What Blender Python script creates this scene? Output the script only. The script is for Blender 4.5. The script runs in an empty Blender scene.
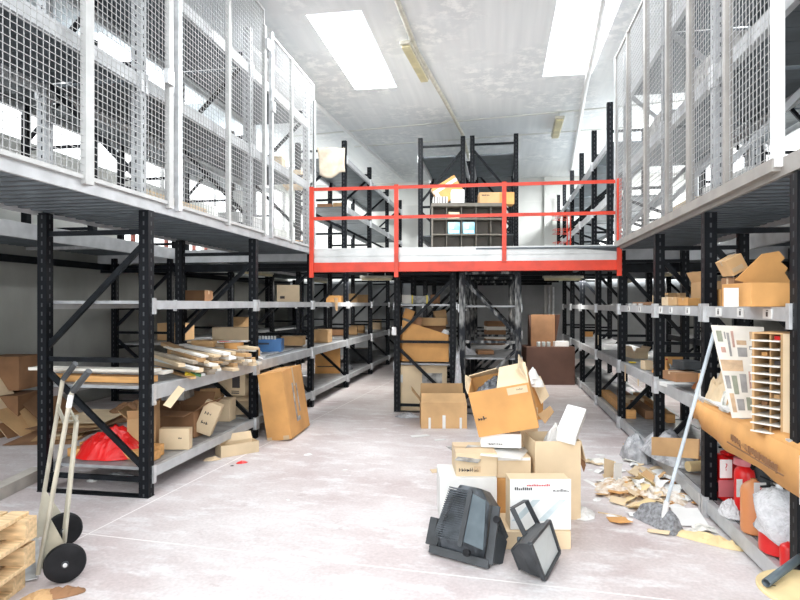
EXPO = 0.92; LAMPP = 26.0; SKYP = 62.0; SKYF = 12.0
import bpy, math, random
from mathutils import Vector, Matrix, Euler, noise
R = random.Random(7)
C = bpy.context.scene.collection
F = 580.0; H = 1.6; YAW = math.atan(98/580.0); c_, s_ = math.cos(YAW), math.sin(YAW); HOR = 304.0
def wd(u, D, z): return Vector((u*c_ - D*s_, u*s_ + D*c_, z))
def PD(px, py, D): return wd((px-400)/F*D, D, H-(py-HOR)/F*D)
def PZ(px, py, z=0.0): return PD(px, py, F*(H-z)/(py-HOR))
def DX(px, X): return X/((px-400)/F*c_-s_)
def PX(px, py, X): return PD(px, py, DX(px, X))

# ---------------------------------------------------------------- materials
def newmat(name):
    m = bpy.data.materials.new(name); m.use_nodes = True
    nt = m.node_tree; b = nt.nodes['Principled BSDF']; return m, nt, b
def mat(name, col, rough=.6, metal=0.0, var=.12, scale=6.0, bump=0.0, col2=None, bscale=None, emit=None, stretch=None, contrast=(.35,.65), rnd=0.0):
    m, nt, b = newmat(name)
    L = nt.links; N = nt.nodes
    b.inputs['Roughness'].default_value = rough; b.inputs['Metallic'].default_value = metal
    tc = N.new('ShaderNodeTexCoord'); src = tc.outputs['Object']
    mp = N.new('ShaderNodeMapping'); L.new(src, mp.inputs[0])
    if stretch: mp.inputs['Scale'].default_value = stretch
    nz = N.new('ShaderNodeTexNoise'); nz.inputs['Scale'].default_value = scale; nz.inputs['Detail'].default_value = 6
    L.new(mp.outputs[0], nz.inputs['Vector'])
    cr = N.new('ShaderNodeValToRGB'); L.new(nz.outputs['Fac'], cr.inputs[0])
    c2 = col2 or tuple(max(0, min(1, x*(1-var*2))) for x in col)
    c1 = col if col2 else tuple(min(1, x*(1+var*.5)) for x in col)
    cr.color_ramp.elements[0].position = contrast[0]; cr.color_ramp.elements[1].position = contrast[1]
    cr.color_ramp.elements[0].color = (*c2, 1); cr.color_ramp.elements[1].color = (*c1, 1)
    out = cr.outputs[0]
    if rnd:
        oi = N.new('ShaderNodeObjectInfo'); mr = N.new('ShaderNodeMapRange')
        mr.inputs[3].default_value = 1-rnd; mr.inputs[4].default_value = 1+rnd*.4
        L.new(oi.outputs['Random'], mr.inputs[0])
        hs = N.new('ShaderNodeHueSaturation'); L.new(mr.outputs[0], hs.inputs['Value']); L.new(out, hs.inputs['Color']); out = hs.outputs[0]
    L.new(out, b.inputs['Base Color'])
    if bump:
        n2 = N.new('ShaderNodeTexNoise'); n2.inputs['Scale'].default_value = bscale or scale*4; n2.inputs['Detail'].default_value = 4
        L.new(mp.outputs[0], n2.inputs['Vector'])
        bp = N.new('ShaderNodeBump'); bp.inputs['Strength'].default_value = bump; bp.inputs['Distance'].default_value = .02
        L.new(n2.outputs['Fac'], bp.inputs['Height']); L.new(bp.outputs[0], b.inputs['Normal'])
    if 'black' in name or 'slate' in name: b.inputs['Specular IOR Level'].default_value = .15
    if emit:
        b.inputs['Emission Color'].default_value = (*emit[0], 1); b.inputs['Emission Strength'].default_value = emit[1]
    return m
M = {}
M['black'] = mat('black_steel_paint', (.008,.010,.013), .42, .0, .3, 9)
M['worn'] = mat('worn_black_steel', (.30,.30,.29), .45, .3, col2=(.02,.022,.026), scale=14, contrast=(.50,.66), stretch=(1,1,.25))
M['galv'] = mat('galvanised_steel', (.68,.69,.70), .42, .55, .1, 12)
M['beam'] = mat('light_grey_beam_paint', (.50,.51,.52), .45, .15, .08, 7)
M['deck'] = mat('galvanised_deck', (.12,.14,.155), .5, .3, .14, 5)
M['shelf'] = mat('grey_shelf_sheet', (.36,.37,.38), .5, .25, .15, 8)
M['fence'] = mat('pale_grey_fence_paint', (.47,.47,.46), .45, .1, .06, 5)
M['wire'] = mat('pale_grey_wire', (.40,.40,.395), .45, .1, .04, 5)
M['fence_tan_shaded'] = mat('shaded_warm_grey_fence', (.33,.31,.285), .5, .1, .08, 5)  # beige right-hand fence, its shade is put into the colour
M['red'] = mat('red_orange_railing_paint', (.78,.055,.02), .42, 0, .12, 4)
M['redp'] = mat('red_plastic', (.72,.012,.012), .3, 0, .1, 3)
M['card'] = mat('corrugated_cardboard', (.62,.385,.185), .85, 0, .10, 3, .06, rnd=.22)
M['cardo'] = mat('orange_cardboard', (.70,.36,.12), .8, 0, .10, 3, .06, rnd=.1)
M['cardl'] = mat('pale_cardboard', (.74,.58,.38), .85, 0, .07, 3, .05, rnd=.1)
M['cardd'] = mat('brown_cardboard', (.30,.155,.075), .85, 0, .12, 3, .06, rnd=.15)
M['choc'] = mat('chocolate_brown_board', (.135,.068,.048), .6, 0, .1, 3)
M['white'] = mat('white_paper', (.80,.80,.78), .7, 0, .06, 4)
M['whitep'] = mat('white_plastic', (.78,.78,.77), .4, 0, .04, 4)
M['tape'] = mat('packing_tape', (.58,.42,.26), .3, 0, .08, 4)
M['ink'] = mat('dark_ink', (.06,.05,.05), .7, 0, .1, 5)
M['redink'] = mat('red_ink', (.6,.03,.04), .7, 0, .05, 5)
M['wood'] = mat('pine_wood', (.74,.53,.30), .7, 0, .14, 5, .05, stretch=(1,8,8))
M['woodo'] = mat('orange_timber', (.70,.37,.13), .65, 0, .12, 4, .03, stretch=(1,7,7))
M['woody'] = mat('yellow_plywood', (.80,.62,.33), .6, 0, .10, 4, .03)
M['woodw'] = mat('whitewashed_board', (.80,.76,.68), .6, 0, .08, 5)
M['rubber'] = mat('black_rubber', (.018,.018,.02), .6, 0, .2, 9)
M['dkplastic'] = mat('charcoal_plastic', (.045,.05,.055), .5, 0, .2, 9)
M['slate'] = mat('blue_grey_cast_metal', (.08,.092,.105), .45, .2, .3, 14, .12, bscale=60)
M['slate2'] = mat('slate_grey_panel', (.11,.135,.15), .38, .3, .12, 8)
M['greyg'] = mat('pale_lamp_glass', (.52,.56,.55), .12, 0, .05, 5)
M['truck'] = mat('beige_grey_tube_paint', (.50,.47,.38), .42, .2, .1, 8)
M['blue'] = mat('blue_plastic', (.06,.19,.44), .45, 0, .08, 5)
M['orangep'] = mat('orange_plastic', (.66,.26,.10), .4, 0, .06, 3)
M['bubble'] = mat('bubble_wrap', (.74,.74,.76), .25, 0, .08, 30, .9, bscale=70)
M['film'] = mat('crumpled_grey_film', (.50,.51,.53), .22, 0, .25, 9, .7, bscale=22)
M['filmd'] = mat('crumpled_dark_film', (.20,.21,.23), .22, 0, .4, 9, .7, bscale=22)
M['cream'] = mat('cream_cloth', (.40,.34,.265), .9, 0, .12, 6, .2)
M['yellow'] = mat('yellow_plastic', (.78,.60,.04), .5, 0, .1, 6)
M['green'] = mat('green_paper', (.10,.30,.12), .6, 0, .1, 6)
M['cyan'] = mat('pale_blue_print', (.10,.42,.58), .6, 0, .25, 4, col2=(.55,.75,.80))
M['brownmetal'] = mat('taupe_shelving_metal', (.155,.14,.115), .5, .1, .1, 6)
M['broom'] = mat('grey_bristle', (.30,.31,.33), .7, 0, .25, 40, .5, bscale=90)
M['lampb'] = mat('aged_lamp_housing', (.55,.52,.43), .5, 0, .12, 8)
M['lampy'] = mat('yellowed_lamp_cover', (.62,.55,.33), .35, 0, .1, 6)
M['pinkcap'] = mat('faded_pink_plastic', (.60,.18,.20), .4, 0, .1, 6)
M['mag'] = mat('printed_collage_paper', (.78,.76,.70), .5, 0, col2=(.35,.36,.32), scale=9, contrast=(.36,.46))
M['sackg'] = mat('grey_print_sheet', (.45,.44,.42), .6, 0, .3, 12)

def post_mat(name, base, slot, metal=0.0):
    m, nt, b = newmat(name); N, L = nt.nodes, nt.links
    b.inputs['Roughness'].default_value = .45; b.inputs['Metallic'].default_value = metal; b.inputs['Specular IOR Level'].default_value = .12
    tc = N.new('ShaderNodeTexCoord'); sp = N.new('ShaderNodeSeparateXYZ'); L.new(tc.outputs['Object'], sp.inputs[0])
    def mth(op, a, v=None, cl=False):
        n = N.new('ShaderNodeMath'); n.operation = op
        if hasattr(a, 'is_linked'): L.new(a, n.inputs[0])
        else: n.inputs[0].default_value = a
        if v is not None:
            if hasattr(v, 'is_linked'): L.new(v, n.inputs[1])
            else: n.inputs[1].default_value = v
        return n.outputs[0]
    z = mth('FRACT', mth('MULTIPLY', sp.outputs['Z'], 1/.075)); zz = mth('LESS_THAN', z, .45)
    xm = mth('LESS_THAN', mth('ABSOLUTE', sp.outputs['X']), .007); ym = mth('LESS_THAN', mth('ABSOLUTE', sp.outputs['Y']), .007)
    f = mth('MULTIPLY', zz, mth('MAXIMUM', xm, ym))
    mx = N.new('ShaderNodeMix'); mx.data_type = 'RGBA'; L.new(f, mx.inputs[0])
    nz = N.new('ShaderNodeTexNoise'); nz.inputs['Scale'].default_value = 14
    mr = N.new('ShaderNodeMix'); mr.data_type = 'RGBA'; L.new(nz.outputs['Fac'], mr.inputs[0])
    mr.inputs[6].default_value = (*[x*.7 for x in base], 1); mr.inputs[7].default_value = (*[min(1, x*1.35) for x in base], 1)
    L.new(tc.outputs['Object'], nz.inputs['Vector'])
    L.new(mr.outputs[2], mx.inputs[6]); mx.inputs[7].default_value = (*slot, 1)
    L.new(mx.outputs[2], b.inputs['Base Color']); return m
M['post'] = post_mat('slotted_black_upright', (.005,.006,.008), (.055,.058,.062))
M['postg'] = post_mat('slotted_galvanised_upright', (.42,.43,.44), (.04,.04,.045), .4)

# ---------------------------------------------------------------- mesh builder
class MB:
    def __init__(s, M4=None): s.v = []; s.f = []; s.M = M4 or Matrix.Identity(4)
    def add(s, vs, fs):
        n = len(s.v); s.v += [s.M @ Vector(v) for v in vs]; s.f += [tuple(i+n for i in f) for f in fs]
    def box(s, x0, x1, y0, y1, z0, z1):
        s.add([(x0,y0,z0),(x1,y0,z0),(x1,y1,z0),(x0,y1,z0),(x0,y0,z1),(x1,y0,z1),(x1,y1,z1),(x0,y1,z1)],
              [(0,3,2,1),(4,5,6,7),(0,1,5,4),(1,2,6,5),(2,3,7,6),(3,0,4,7)])
    def bar(s, a, b, w, h=None, up=(0,0,1)):
        a = Vector(a); b = Vector(b); h = h or w; d = (b-a)
        if d.length < 1e-6: return
        d.normalize(); up = Vector(up)
        if abs(d.dot(up)) > .98: up = Vector((1,0,0)) if abs(d.x) < .9 else Vector((0,1,0))
        x = d.cross(up).normalized(); y = x.cross(d).normalized(); vs = []
        for p in (a, b):
            for sx, sy in ((-1,-1),(1,-1),(1,1),(-1,1)): vs.append(p + x*sx*w/2 + y*sy*h/2)
        s.add(vs, [(0,1,2,3)[::-1],(4,5,6,7),(0,1,5,4),(1,2,6,5),(2,3,7,6),(3,0,4,7)])
    def tube(s, pts, r, n=10, cap=True, r2=None):
        pts = [Vector(p) for p in pts]; vs = []; fs = []; px = None
        for i, p in enumerate(pts):
            d = (pts[min(i+1, len(pts)-1)] - pts[max(i-1, 0)]).normalized()
            if px is None: px = d.orthogonal().normalized()
            px = (px - d*px.dot(d)).normalized(); py = d.cross(px)
            rr = r if r2 is None else r + (r2-r)*i/(len(pts)-1)
            for k in range(n):
                t = 2*math.pi*k/n; vs.append(p + px*math.cos(t)*rr + py*math.sin(t)*rr)
        for i in range(len(pts)-1):
            for k in range(n):
                a = i*n+k; b = i*n+(k+1) % n; fs.append((a, b, b+n, a+n))
        if cap: fs.append(tuple(range(n))[::-1]); fs.append(tuple(range(len(vs)-n, len(vs))))
        s.add(vs, fs)
    def lathe(s, prof, axis='z', n=24, o=(0,0,0)):
        vs = []; fs = []; o = Vector(o)
        for r, h in prof:
            for k in range(n):
                t = 2*math.pi*k/n; a, b = r*math.cos(t), r*math.sin(t)
                vs.append(o + Vector({'z': (a,b,h), 'y': (a,h,-b), 'x': (h,a,b)}[axis]))
        for i in range(len(prof)-1):
            for k in range(n):
                a = i*n+k; b = i*n+(k+1) % n; fs.append((a, b, b+n, a+n))
        if prof[0][0] > 1e-4: fs.append(tuple(range(n))[::-1])
        if prof[-1][0] > 1e-4: fs.append(tuple(range(len(vs)-n, len(vs))))
        s.add(vs, fs)
    def slab(s, pts, t, nrm=None):           # polygon with thickness
        pts = [Vector(p) for p in pts]; n = len(pts)
        if nrm is None:
            nrm = Vector((0,0,0))
            for i in range(n): nrm += (pts[i]-pts[0]).cross(pts[(i+1) % n]-pts[0])
        nrm = Vector(nrm).normalized(); vs = [p for p in pts] + [p - nrm*t for p in pts]
        fs = [tuple(range(n)), tuple(range(2*n-1, n-1, -1))] + [((i+1) % n, i, i+n, (i+1) % n+n) for i in range(n)]
        s.add(vs, fs)
    def build(s, name, m, parent=None, origin=None, smooth=False, bevel=0, orot=None):
        if isinstance(m, str): m = M[m]
        if origin is None:
            if parent is not None: origin = wloc(parent)
            else:
                xs = [v.x for v in s.v]; ys = [v.y for v in s.v]; zs = [v.z for v in s.v]
                origin = Vector(((min(xs)+max(xs))/2, (min(ys)+max(ys))/2, min(zs)))
        origin = Vector(origin)
        me = bpy.data.meshes.new(name); 
        T = orot.to_matrix().to_4x4().inverted() if orot is not None else None
        me.from_pydata([tuple((T @ (v-origin)) if T else (v-origin)) for v in s.v], [], s.f); me.materials.append(m)
        me.update()
        o = bpy.data.objects.new(name, me); C.objects.link(o)
        if smooth:
            for p in me.polygons: p.use_smooth = True
            md = o.modifiers.new('es', 'EDGE_SPLIT'); md.split_angle = math.radians(38)
        if bevel:
            md = o.modifiers.new('bv', 'BEVEL'); md.width = bevel; md.segments = 2; md.limit_method = 'ANGLE'
        if parent is not None: o.parent = parent; o.location = origin - wloc(parent)
        else: o.location = origin
        if orot is not None: o.rotation_euler = orot
        o['_w'] = tuple(origin)
        return o
def wloc(o): return Vector(o['_w'])
def thing(name, label, cat, loc, group=None, kind=None):
    o = bpy.data.objects.new(name, None); C.objects.link(o); o.location = Vector(loc); o['_w'] = tuple(Vector(loc)); o.empty_display_size = .1
    return tag(o, label, cat, group, kind)
def tag(o, label=None, cat=None, group=None, kind=None):
    if label: o['label'] = label
    if cat: o['category'] = cat
    if group: o['group'] = group
    if kind: o['kind'] = kind
    return o
def struct(o): o['kind'] = 'structure'; return o
def TM(loc, rz=0, rx=0, ry=0):               # local frame: yaw, then pitch/roll
    return Matrix.Translation(Vector(loc)) @ Euler((rx, ry, rz), 'XYZ').to_matrix().to_4x4()
D2R = math.radians
CAMZ = YAW                                    # rotation that squares a thing up to the camera

# ---------------------------------------------------------------- cartons
def carton(label, Mx, w, d, h, m='card', closed=True, flaps=None, tape=True, marks=None, name='cardboard_box', cat='box', group=None, tapem='tape', inner=None, sticker=None):
    """Mx: base-centre frame, x = width, -y = front face, z = up. flaps: angles (front, right, back, left) outward from vertical in degrees, None for missing"""
    loc = Mx.translation
    t = thing(name, label, cat, loc, group)
    e = .006; b = MB(Mx)
    if closed:
        b.box(-w/2, w/2, -d/2, d/2, 0, h)
        b.build('body', m, t, bevel=.003)
        if tape:
            k = MB(Mx); tw = min(.025, w*.09)
            k.box(-w/2-.0012, w/2+.0012, -tw, tw, h, h+.0015); k.box(-w/2-.0015, -w/2, -tw, tw, h*.72, h); k.box(w/2, w/2+.0015, -tw, tw, h*.72, h)
            k.build('tape', tapem, t)
    else:
        b.box(-w/2, w/2, -d/2, d/2, 0, e)
        b.box(-w/2, w/2, -d/2, -d/2+e, e, h); b.box(-w/2, w/2, d/2-e, d/2, e, h)
        b.box(-w/2, -w/2+e, -d/2+e, d/2-e, e, h); b.box(w/2-e, w/2, -d/2+e, d/2-e, e, h)
        b.build('body', m, t)
        if flaps:
            fl = min(w, d)/2*.96
            for i, a in enumerate(flaps):
                if a is None: continue
                a = D2R(a); q = MB(Mx); ox = math.sin(a)*fl; oz = math.cos(a)*fl; g = .004
                if i == 0: P = [(-w/2+g,-d/2,h),(w/2-g,-d/2,h),(w/2-g*3,-d/2-ox,h+oz),(-w/2+g*3,-d/2-ox,h+oz)]
                if i == 2: P = [(w/2-g,d/2,h),(-w/2+g,d/2,h),(-w/2+g*3,d/2+ox,h+oz),(w/2-g*3,d/2+ox,h+oz)]
                if i == 1: P = [(w/2,-d/2+g,h),(w/2,d/2-g,h),(w/2+ox,d/2-g*3,h+oz),(w/2+ox,-d/2+g*3,h+oz)]
                if i == 3: P = [(-w/2,d/2-g,h),(-w/2,-d/2+g,h),(-w/2-ox,-d/2+g*3,h+oz),(-w/2-ox,d/2-g*3,h+oz)]
                q.slab(P, .005); q.build('flap', m, t)
    for mk in (marks or []):
        # ('text', s, x, z, size, mat) / ('rect', x0, x1, z0, z1, mat) on the front; side 'R' as the last item puts it on the right face
        q = MB(Mx)
        side = mk[-1] if mk[-1] in ('R', 'L') else 'F'
        rot = {'F': Matrix.Translation((0,-d/2-.0015,0)), 'R': Matrix.Translation((w/2+.0015,0,0)) @ Matrix.Rotation(math.pi/2, 4, 'Z'), 'L': Matrix.Translation((-w/2-.0015,0,0)) @ Matrix.Rotation(-math.pi/2, 4, 'Z')}[side]
        q.M = Mx @ rot
        if mk[0] == 'rect': q.box(mk[1], mk[2], -.001, .0012, mk[3], mk[4]); q.build('printed_mark' if mk[5] in ('ink','redink') else 'paper_label', mk[5], t)
        elif mk[0] == 'text': textmesh(q, mk[1], mk[2], mk[3], mk[4]); q.build('lettering', mk[5], t)
        elif mk[0] == 'scrib':
            rr = random.Random(mk[1]); x = mk[2]
            for _ in range(mk[5]):
                ww = mk[4]*rr.uniform(.3,.8); q.box(x, x+ww*.35, -.001, .001, mk[3], mk[3]+mk[4]*rr.uniform(.6,1)); q.box(x, x+ww, -.001, .001, mk[3]+mk[4]*.4*rr.random(), mk[3]+mk[4]*.5); x += ww+mk[4]*.15
            q.build('printed_mark', mk[6], t)
    return t
_tc = {}
def textmesh(mb, s, x, z, size):
    if s not in _tc:
        cu = bpy.data.curves.new('t', 'FONT'); cu.body = s; cu.size = 1; cu.align_x = 'CENTER'; cu.resolution_u = 2
        o = bpy.data.objects.new('t', cu); C.objects.link(o); bpy.context.view_layer.update()
        me = bpy.data.meshes.new_from_object(o.evaluated_get(bpy.context.evaluated_depsgraph_get()))
        _tc[s] = ([v.co.copy() for v in me.vertices], [tuple(p.vertices) for p in me.polygons])
        bpy.data.objects.remove(o); bpy.data.meshes.remove(me); bpy.data.curves.remove(cu)
    vs, fs = _tc[s]
    mb.add([(x+v.x*size, -.0005, z+v.y*size) for v in vs], fs)
def pxbox(x0, x1, yt, yb, D=None, X=None, z=None, dep=.3, rot=0, tilt=0, roll=0):
    """frame + size of a carton whose front face shows at these pixels. rot in degrees from facing the camera"""
    xc = (x0+x1)/2
    if D is None: D = DX(xc, X)
    if D is None: D = F*(H-(z or 0))/(yb-HOR)
    w = (x1-x0)*D/F; h = (yb-yt)*D/F
    zb = H-(yb-HOR)*D/F if z is None else z
    cr, sr = math.cos(D2R(rot)), math.sin(D2R(rot))
    base = wd((xc-400)/F*D, D, zb)
    Mx = TM(base, CAMZ+D2R(rot)) @ Matrix.Translation((0, dep/2, 0)) @ Euler((D2R(tilt), D2R(roll), 0)).to_matrix().to_4x4()
    return Mx, w, dep, h
def lie(Mx, w, d, h): # lift a rotated box so its lowest corner rests at the frame's height
    zs = [(Mx @ Vector((x, y, z))).z for x in (-w/2, w/2) for y in (-d/2, d/2) for z in (0, h)]
    Mx = Matrix.Translation((0, 0, Mx.translation.z-min(zs))) @ Mx; return Mx
def frame3(o, x, up):
    x = Vector(x).normalized(); up = Vector(up); y = up.cross(x).normalized(); z = x.cross(y).normalized()
    m = Matrix((x, y, z)).transposed().to_4x4(); m.translation = Vector(o); return m

def heap(c, rx, ry, h, rot=0, n=26, amp=.5, seed=0, sc=3.0, thick=0):
    """closed crumpled mound"""
    mb = MB(TM(c, rot)); vs = []; fs = []
    for j in range(n+1):
        for i in range(n+1):
            u = i/n*2-1; v = j/n*2-1
            # squircle map
            X = u*math.sqrt(1-v*v/2); Y = v*math.sqrt(1-u*u/2); rr = min(1, math.hypot(X, Y))
            p = Vector((X*rx, Y*ry, 0)); nz = noise.fractal(p*sc/max(rx, ry)+Vector((seed*7.3, 1, 2)), .9, 2.2, 4)
            rg = abs(noise.noise(p*sc*1.7/max(rx, ry)+Vector((seed, 5, 9))))
            z = h*max(0, 1-rr**2.2)*(1+amp*nz-amp*rg) if rr < .999 else 0
            jit = 1+.10*noise.noise(Vector((X*3, Y*3, seed*3.1)))
            vs.append((X*rx*jit, Y*ry*jit, max(.002, z)))
    for j in range(n):
        for i in range(n):
            a = j*(n+1)+i; fs.append((a, a+1, a+n+2, a+n+1))
    ring = [i for i in range(n+1)] + [j*(n+1)+n for j in range(1, n+1)] + [n*(n+1)+i for i in range(n-1, -1, -1)] + [j*(n+1) for j in range(n-1, 0, -1)]
    k = len(vs); vs += [(vs[i][0]*.97, vs[i][1]*.97, 0) for i in ring]
    m_ = len(ring)
    for i in range(m_): fs.append((ring[i], k+i, k+(i+1) % m_, ring[(i+1) % m_]))
    fs.append(tuple(k+i for i in range(m_))[::-1])
    mb.add(vs, fs); return mb
# ================================================================= the setting
ZC = 5.34; BACK = 17.6; WL = -6.6; WR = 5.2; FRONT = -1.2
def floor_mat():
    m, nt, b = newmat('worn_pinkish_concrete'); N, L = nt.nodes, nt.links
    tc = N.new('ShaderNodeTexCoord'); P = tc.outputs['Object']
    def nz(sc, det=8, st=None, ro=.6):
        n = N.new('ShaderNodeTexNoise'); n.inputs['Scale'].default_value = sc; n.inputs['Detail'].default_value = det; n.inputs['Roughness'].default_value = ro
        if st:
            mp = N.new('ShaderNodeMapping'); mp.inputs['Scale'].default_value = st; mp.inputs['Rotation'].default_value = (0,0,.5); L.new(P, mp.inputs[0]); L.new(mp.outputs[0], n.inputs['Vector'])
        else: L.new(P, n.inputs['Vector'])
        return n.outputs['Fac']
    def ramp(f, a, b_, ca, cb):
        r = N.new('ShaderNodeValToRGB'); L.new(f, r.inputs[0]); e = r.color_ramp.elements
        e[0].position = a; e[1].position = b_; e[0].color = (*ca, 1); e[1].color = (*cb, 1); return r.outputs[0]
    def mix(f, a, b_, bt='MIX'):
        n = N.new('ShaderNodeMix'); n.data_type = 'RGBA'; n.blend_type = bt
        (L.new(f, n.inputs[0]) if hasattr(f, 'is_linked') else setattr(n.inputs[0], 'default_value', f))
        L.new(a, n.inputs[6]); (L.new(b_, n.inputs[7]) if hasattr(b_, 'is_linked') else setattr(n.inputs[7], 'default_value', (*b_, 1)))
        return n.outputs[2]
    base = ramp(nz(.9, 9), .36, .62, (.50,.42,.415), (.66,.615,.61))
    dust = ramp(nz(2.6, 10, (1,2.2,1), .7), .50, .66, (0,0,0), (1,1,1))
    base = mix(dust, base, (.72,.70,.70))
    stain = ramp(nz(3.3, 10, None, .75), .60, .72, (0,0,0), (.8,.8,.8))
    base = mix(stain, base, (.38,.29,.285))
    fine = ramp(nz(40, 3), .3, .7, (.86,.86,.86), (1.05,1.05,1.05))
    base = mix(1.0, base, fine, 'MULTIPLY')
    # scratches and pale joints ruled along the hall and across it
    sp = N.new('ShaderNodeSeparateXYZ'); mp = N.new('ShaderNodeMapping'); mp.vector_type = 'POINT'
    mp.inputs['Rotation'].default_value = (0, 0, -JROT); L.new(P, mp.inputs[0]); L.new(mp.outputs[0], sp.inputs[0])
    def line(sock, pos, wdt):
        a = N.new('ShaderNodeMath'); a.operation = 'SUBTRACT'; L.new(sock, a.inputs[0]); a.inputs[1].default_value = pos
        b2 = N.new('ShaderNodeMath'); b2.operation = 'ABSOLUTE'; L.new(a.outputs[0], b2.inputs[0])
        c2 = N.new('ShaderNodeMath'); c2.operation = 'LESS_THAN'; L.new(b2.outputs[0], c2.inputs[0]); c2.inputs[1].default_value = wdt; return c2.outputs[0]
    for sock, pos in ((sp.outputs['X'], J1.x), (sp.outputs['Y'], J1.y), (sp.outputs['X'], J1.x+4.9), (sp.outputs['Y'], J1.y+5.0)):
        base = mix(line(sock, pos, .006), base, (.80,.77,.75))
    L.new(base, b.inputs['Base Color']); b.inputs['Roughness'].default_value = .55
    bp = N.new('ShaderNodeBump'); bp.inputs['Strength'].default_value = .12; L.new(nz(14, 6), bp.inputs['Height']); L.new(bp.outputs[0], b.inputs['Normal'])
    return m
# floor joint crossing seen at the lower left; the slab joints run a few degrees off the racks
_a = PZ(71, 533); _b = PZ(560, 579); JROT = math.atan2(_b.y-_a.y, _b.x-_a.x); JROT = -D2R(4.3)
J1 = Matrix.Rotation(-JROT, 4, 'Z') @ PZ(88, 534)
f = MB(); f.box(-9, 8, FRONT-3, BACK+.3, -.15, 0); struct(f.build('floor', floor_mat(), origin=(0,0,0)))

def wallmat(name, ca, cb, sc=1.3):
    return mat(name, ca, .85, 0, col2=cb, scale=sc, bump=.15, bscale=25, contrast=(.3,.7), stretch=(1,1,.5))
M['wall_grey'] = wallmat('raw_grey_concrete_wall', (.34,.345,.32), (.24,.245,.225))
M['wall_white'] = wallmat('whitewashed_wall', (.70,.70,.66), (.60,.60,.57))
M['ceil'] = mat('mottled_white_ceiling', (.66,.67,.665), .9, 0, col2=(.55,.565,.565), scale=1.1, bump=.35, bscale=16, contrast=(.3,.7))
def ceil_mat():
    m, nt, b = newmat('peeling_white_ceiling'); N, L = nt.nodes, nt.links
    tc = N.new('ShaderNodeTexCoord'); P = tc.outputs['Object']
    mp = N.new('ShaderNodeMapping'); mp.inputs['Rotation'].default_value = (0,0,.075); L.new(P, mp.inputs[0])
    n1 = N.new('ShaderNodeTexNoise'); n1.inputs['Scale'].default_value = 5; n1.inputs['Detail'].default_value = 12; n1.inputs['Roughness'].default_value = .7; L.new(mp.outputs[0], n1.inputs['Vector'])
    n2 = N.new('ShaderNodeTexNoise'); n2.inputs['Scale'].default_value = .7; n2.inputs['Detail'].default_value = 3; L.new(mp.outputs[0], n2.inputs['Vector'])
    mpw = N.new('ShaderNodeMapping'); mpw.inputs['Scale'].default_value = (9, .35, 1); mpw.inputs['Rotation'].default_value = (0,0,.075); L.new(P, mpw.inputs[0])
    n3 = N.new('ShaderNodeTexNoise'); n3.inputs['Scale'].default_value = 1; n3.inputs['Detail'].default_value = 2; L.new(mpw.outputs[0], n3.inputs['Vector'])
    r1 = N.new('ShaderNodeValToRGB'); L.new(n1.outputs['Fac'], r1.inputs[0]); e = r1.color_ramp.elements
    e[0].position = .47; e[0].color = (.68,.695,.70,1); e[1].position = .60; e[1].color = (.86,.86,.85,1)
    r2 = N.new('ShaderNodeValToRGB'); L.new(n2.outputs['Fac'], r2.inputs[0]); r2.color_ramp.elements[0].position = .47; r2.color_ramp.elements[1].position = .56
    r3 = N.new('ShaderNodeValToRGB'); L.new(n3.outputs['Fac'], r3.inputs[0]); e = r3.color_ramp.elements
    e[0].position = .3; e[0].color = (.70,.715,.72,1); e[1].position = .7; e[1].color = (.78,.79,.79,1)
    mx = N.new('ShaderNodeMix'); mx.data_type = 'RGBA'; L.new(r2.outputs[0], mx.inputs[0]); L.new(r3.outputs[0], mx.inputs[6]); L.new(r1.outputs[0], mx.inputs[7])
    L.new(mx.outputs[2], b.inputs['Base Color']); b.inputs['Roughness'].default_value = .9
    bp = N.new('ShaderNodeBump'); bp.inputs['Strength'].default_value = .35; L.new(n1.outputs['Fac'], bp.inputs['Height']); L.new(bp.outputs[0], b.inputs['Normal'])
    return m
# ceiling with skylight openings: list of (x0,x1,y0,y1)
SKY = []
def skyrect(pts):
    q = [PZ(px, py, ZC) for px, py in pts]; return min(p.x for p in q), max(p.x for p in q), min(p.y for p in q), max(p.y for p in q)
a = skyrect([(322,14),(368,12),(390,84),(350,86)]); SKY.append((-2.45, -1.72, 7.2, 9.85))
SKY += [(.72, 1.5, 5.3, 9.8), (3.2,4.0,6.5,9.4), (-2.45,-1.72,2.2,4.9), (.72,1.5,1.0,4.0), (-4.9,-4.1,2.2,4.9), (3.2,4.0,1.0,4.0), (-6.3,-5.4,11.5,15.0), (2.9,4.2,11.5,15.5), (-6.3,-5.4,7.2,10.0)]  # after the first entry here, skylights added to light the hall
def holed(x0, x1, y0, y1, z0, z1, holes):
    mb = MB(); xs = sorted({x0, x1, *[h[0] for h in holes], *[h[1] for h in holes]}); ys = sorted({y0, y1, *[h[2] for h in holes], *[h[3] for h in holes]})
    for i in range(len(xs)-1):
        for j in range(len(ys)-1):
            cx, cy = (xs[i]+xs[i+1])/2, (ys[j]+ys[j+1])/2
            if any(h[0] < cx < h[1] and h[2] < cy < h[3] for h in holes): continue
            mb.box(xs[i], xs[i+1], ys[j], ys[j+1], z0, z1)
    return mb
struct(holed(WL-.2, WR+.2, 0.2, BACK+.2, ZC, ZC+.12, SKY).build('ceiling', ceil_mat(), origin=(0,0,ZC)))
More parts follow.
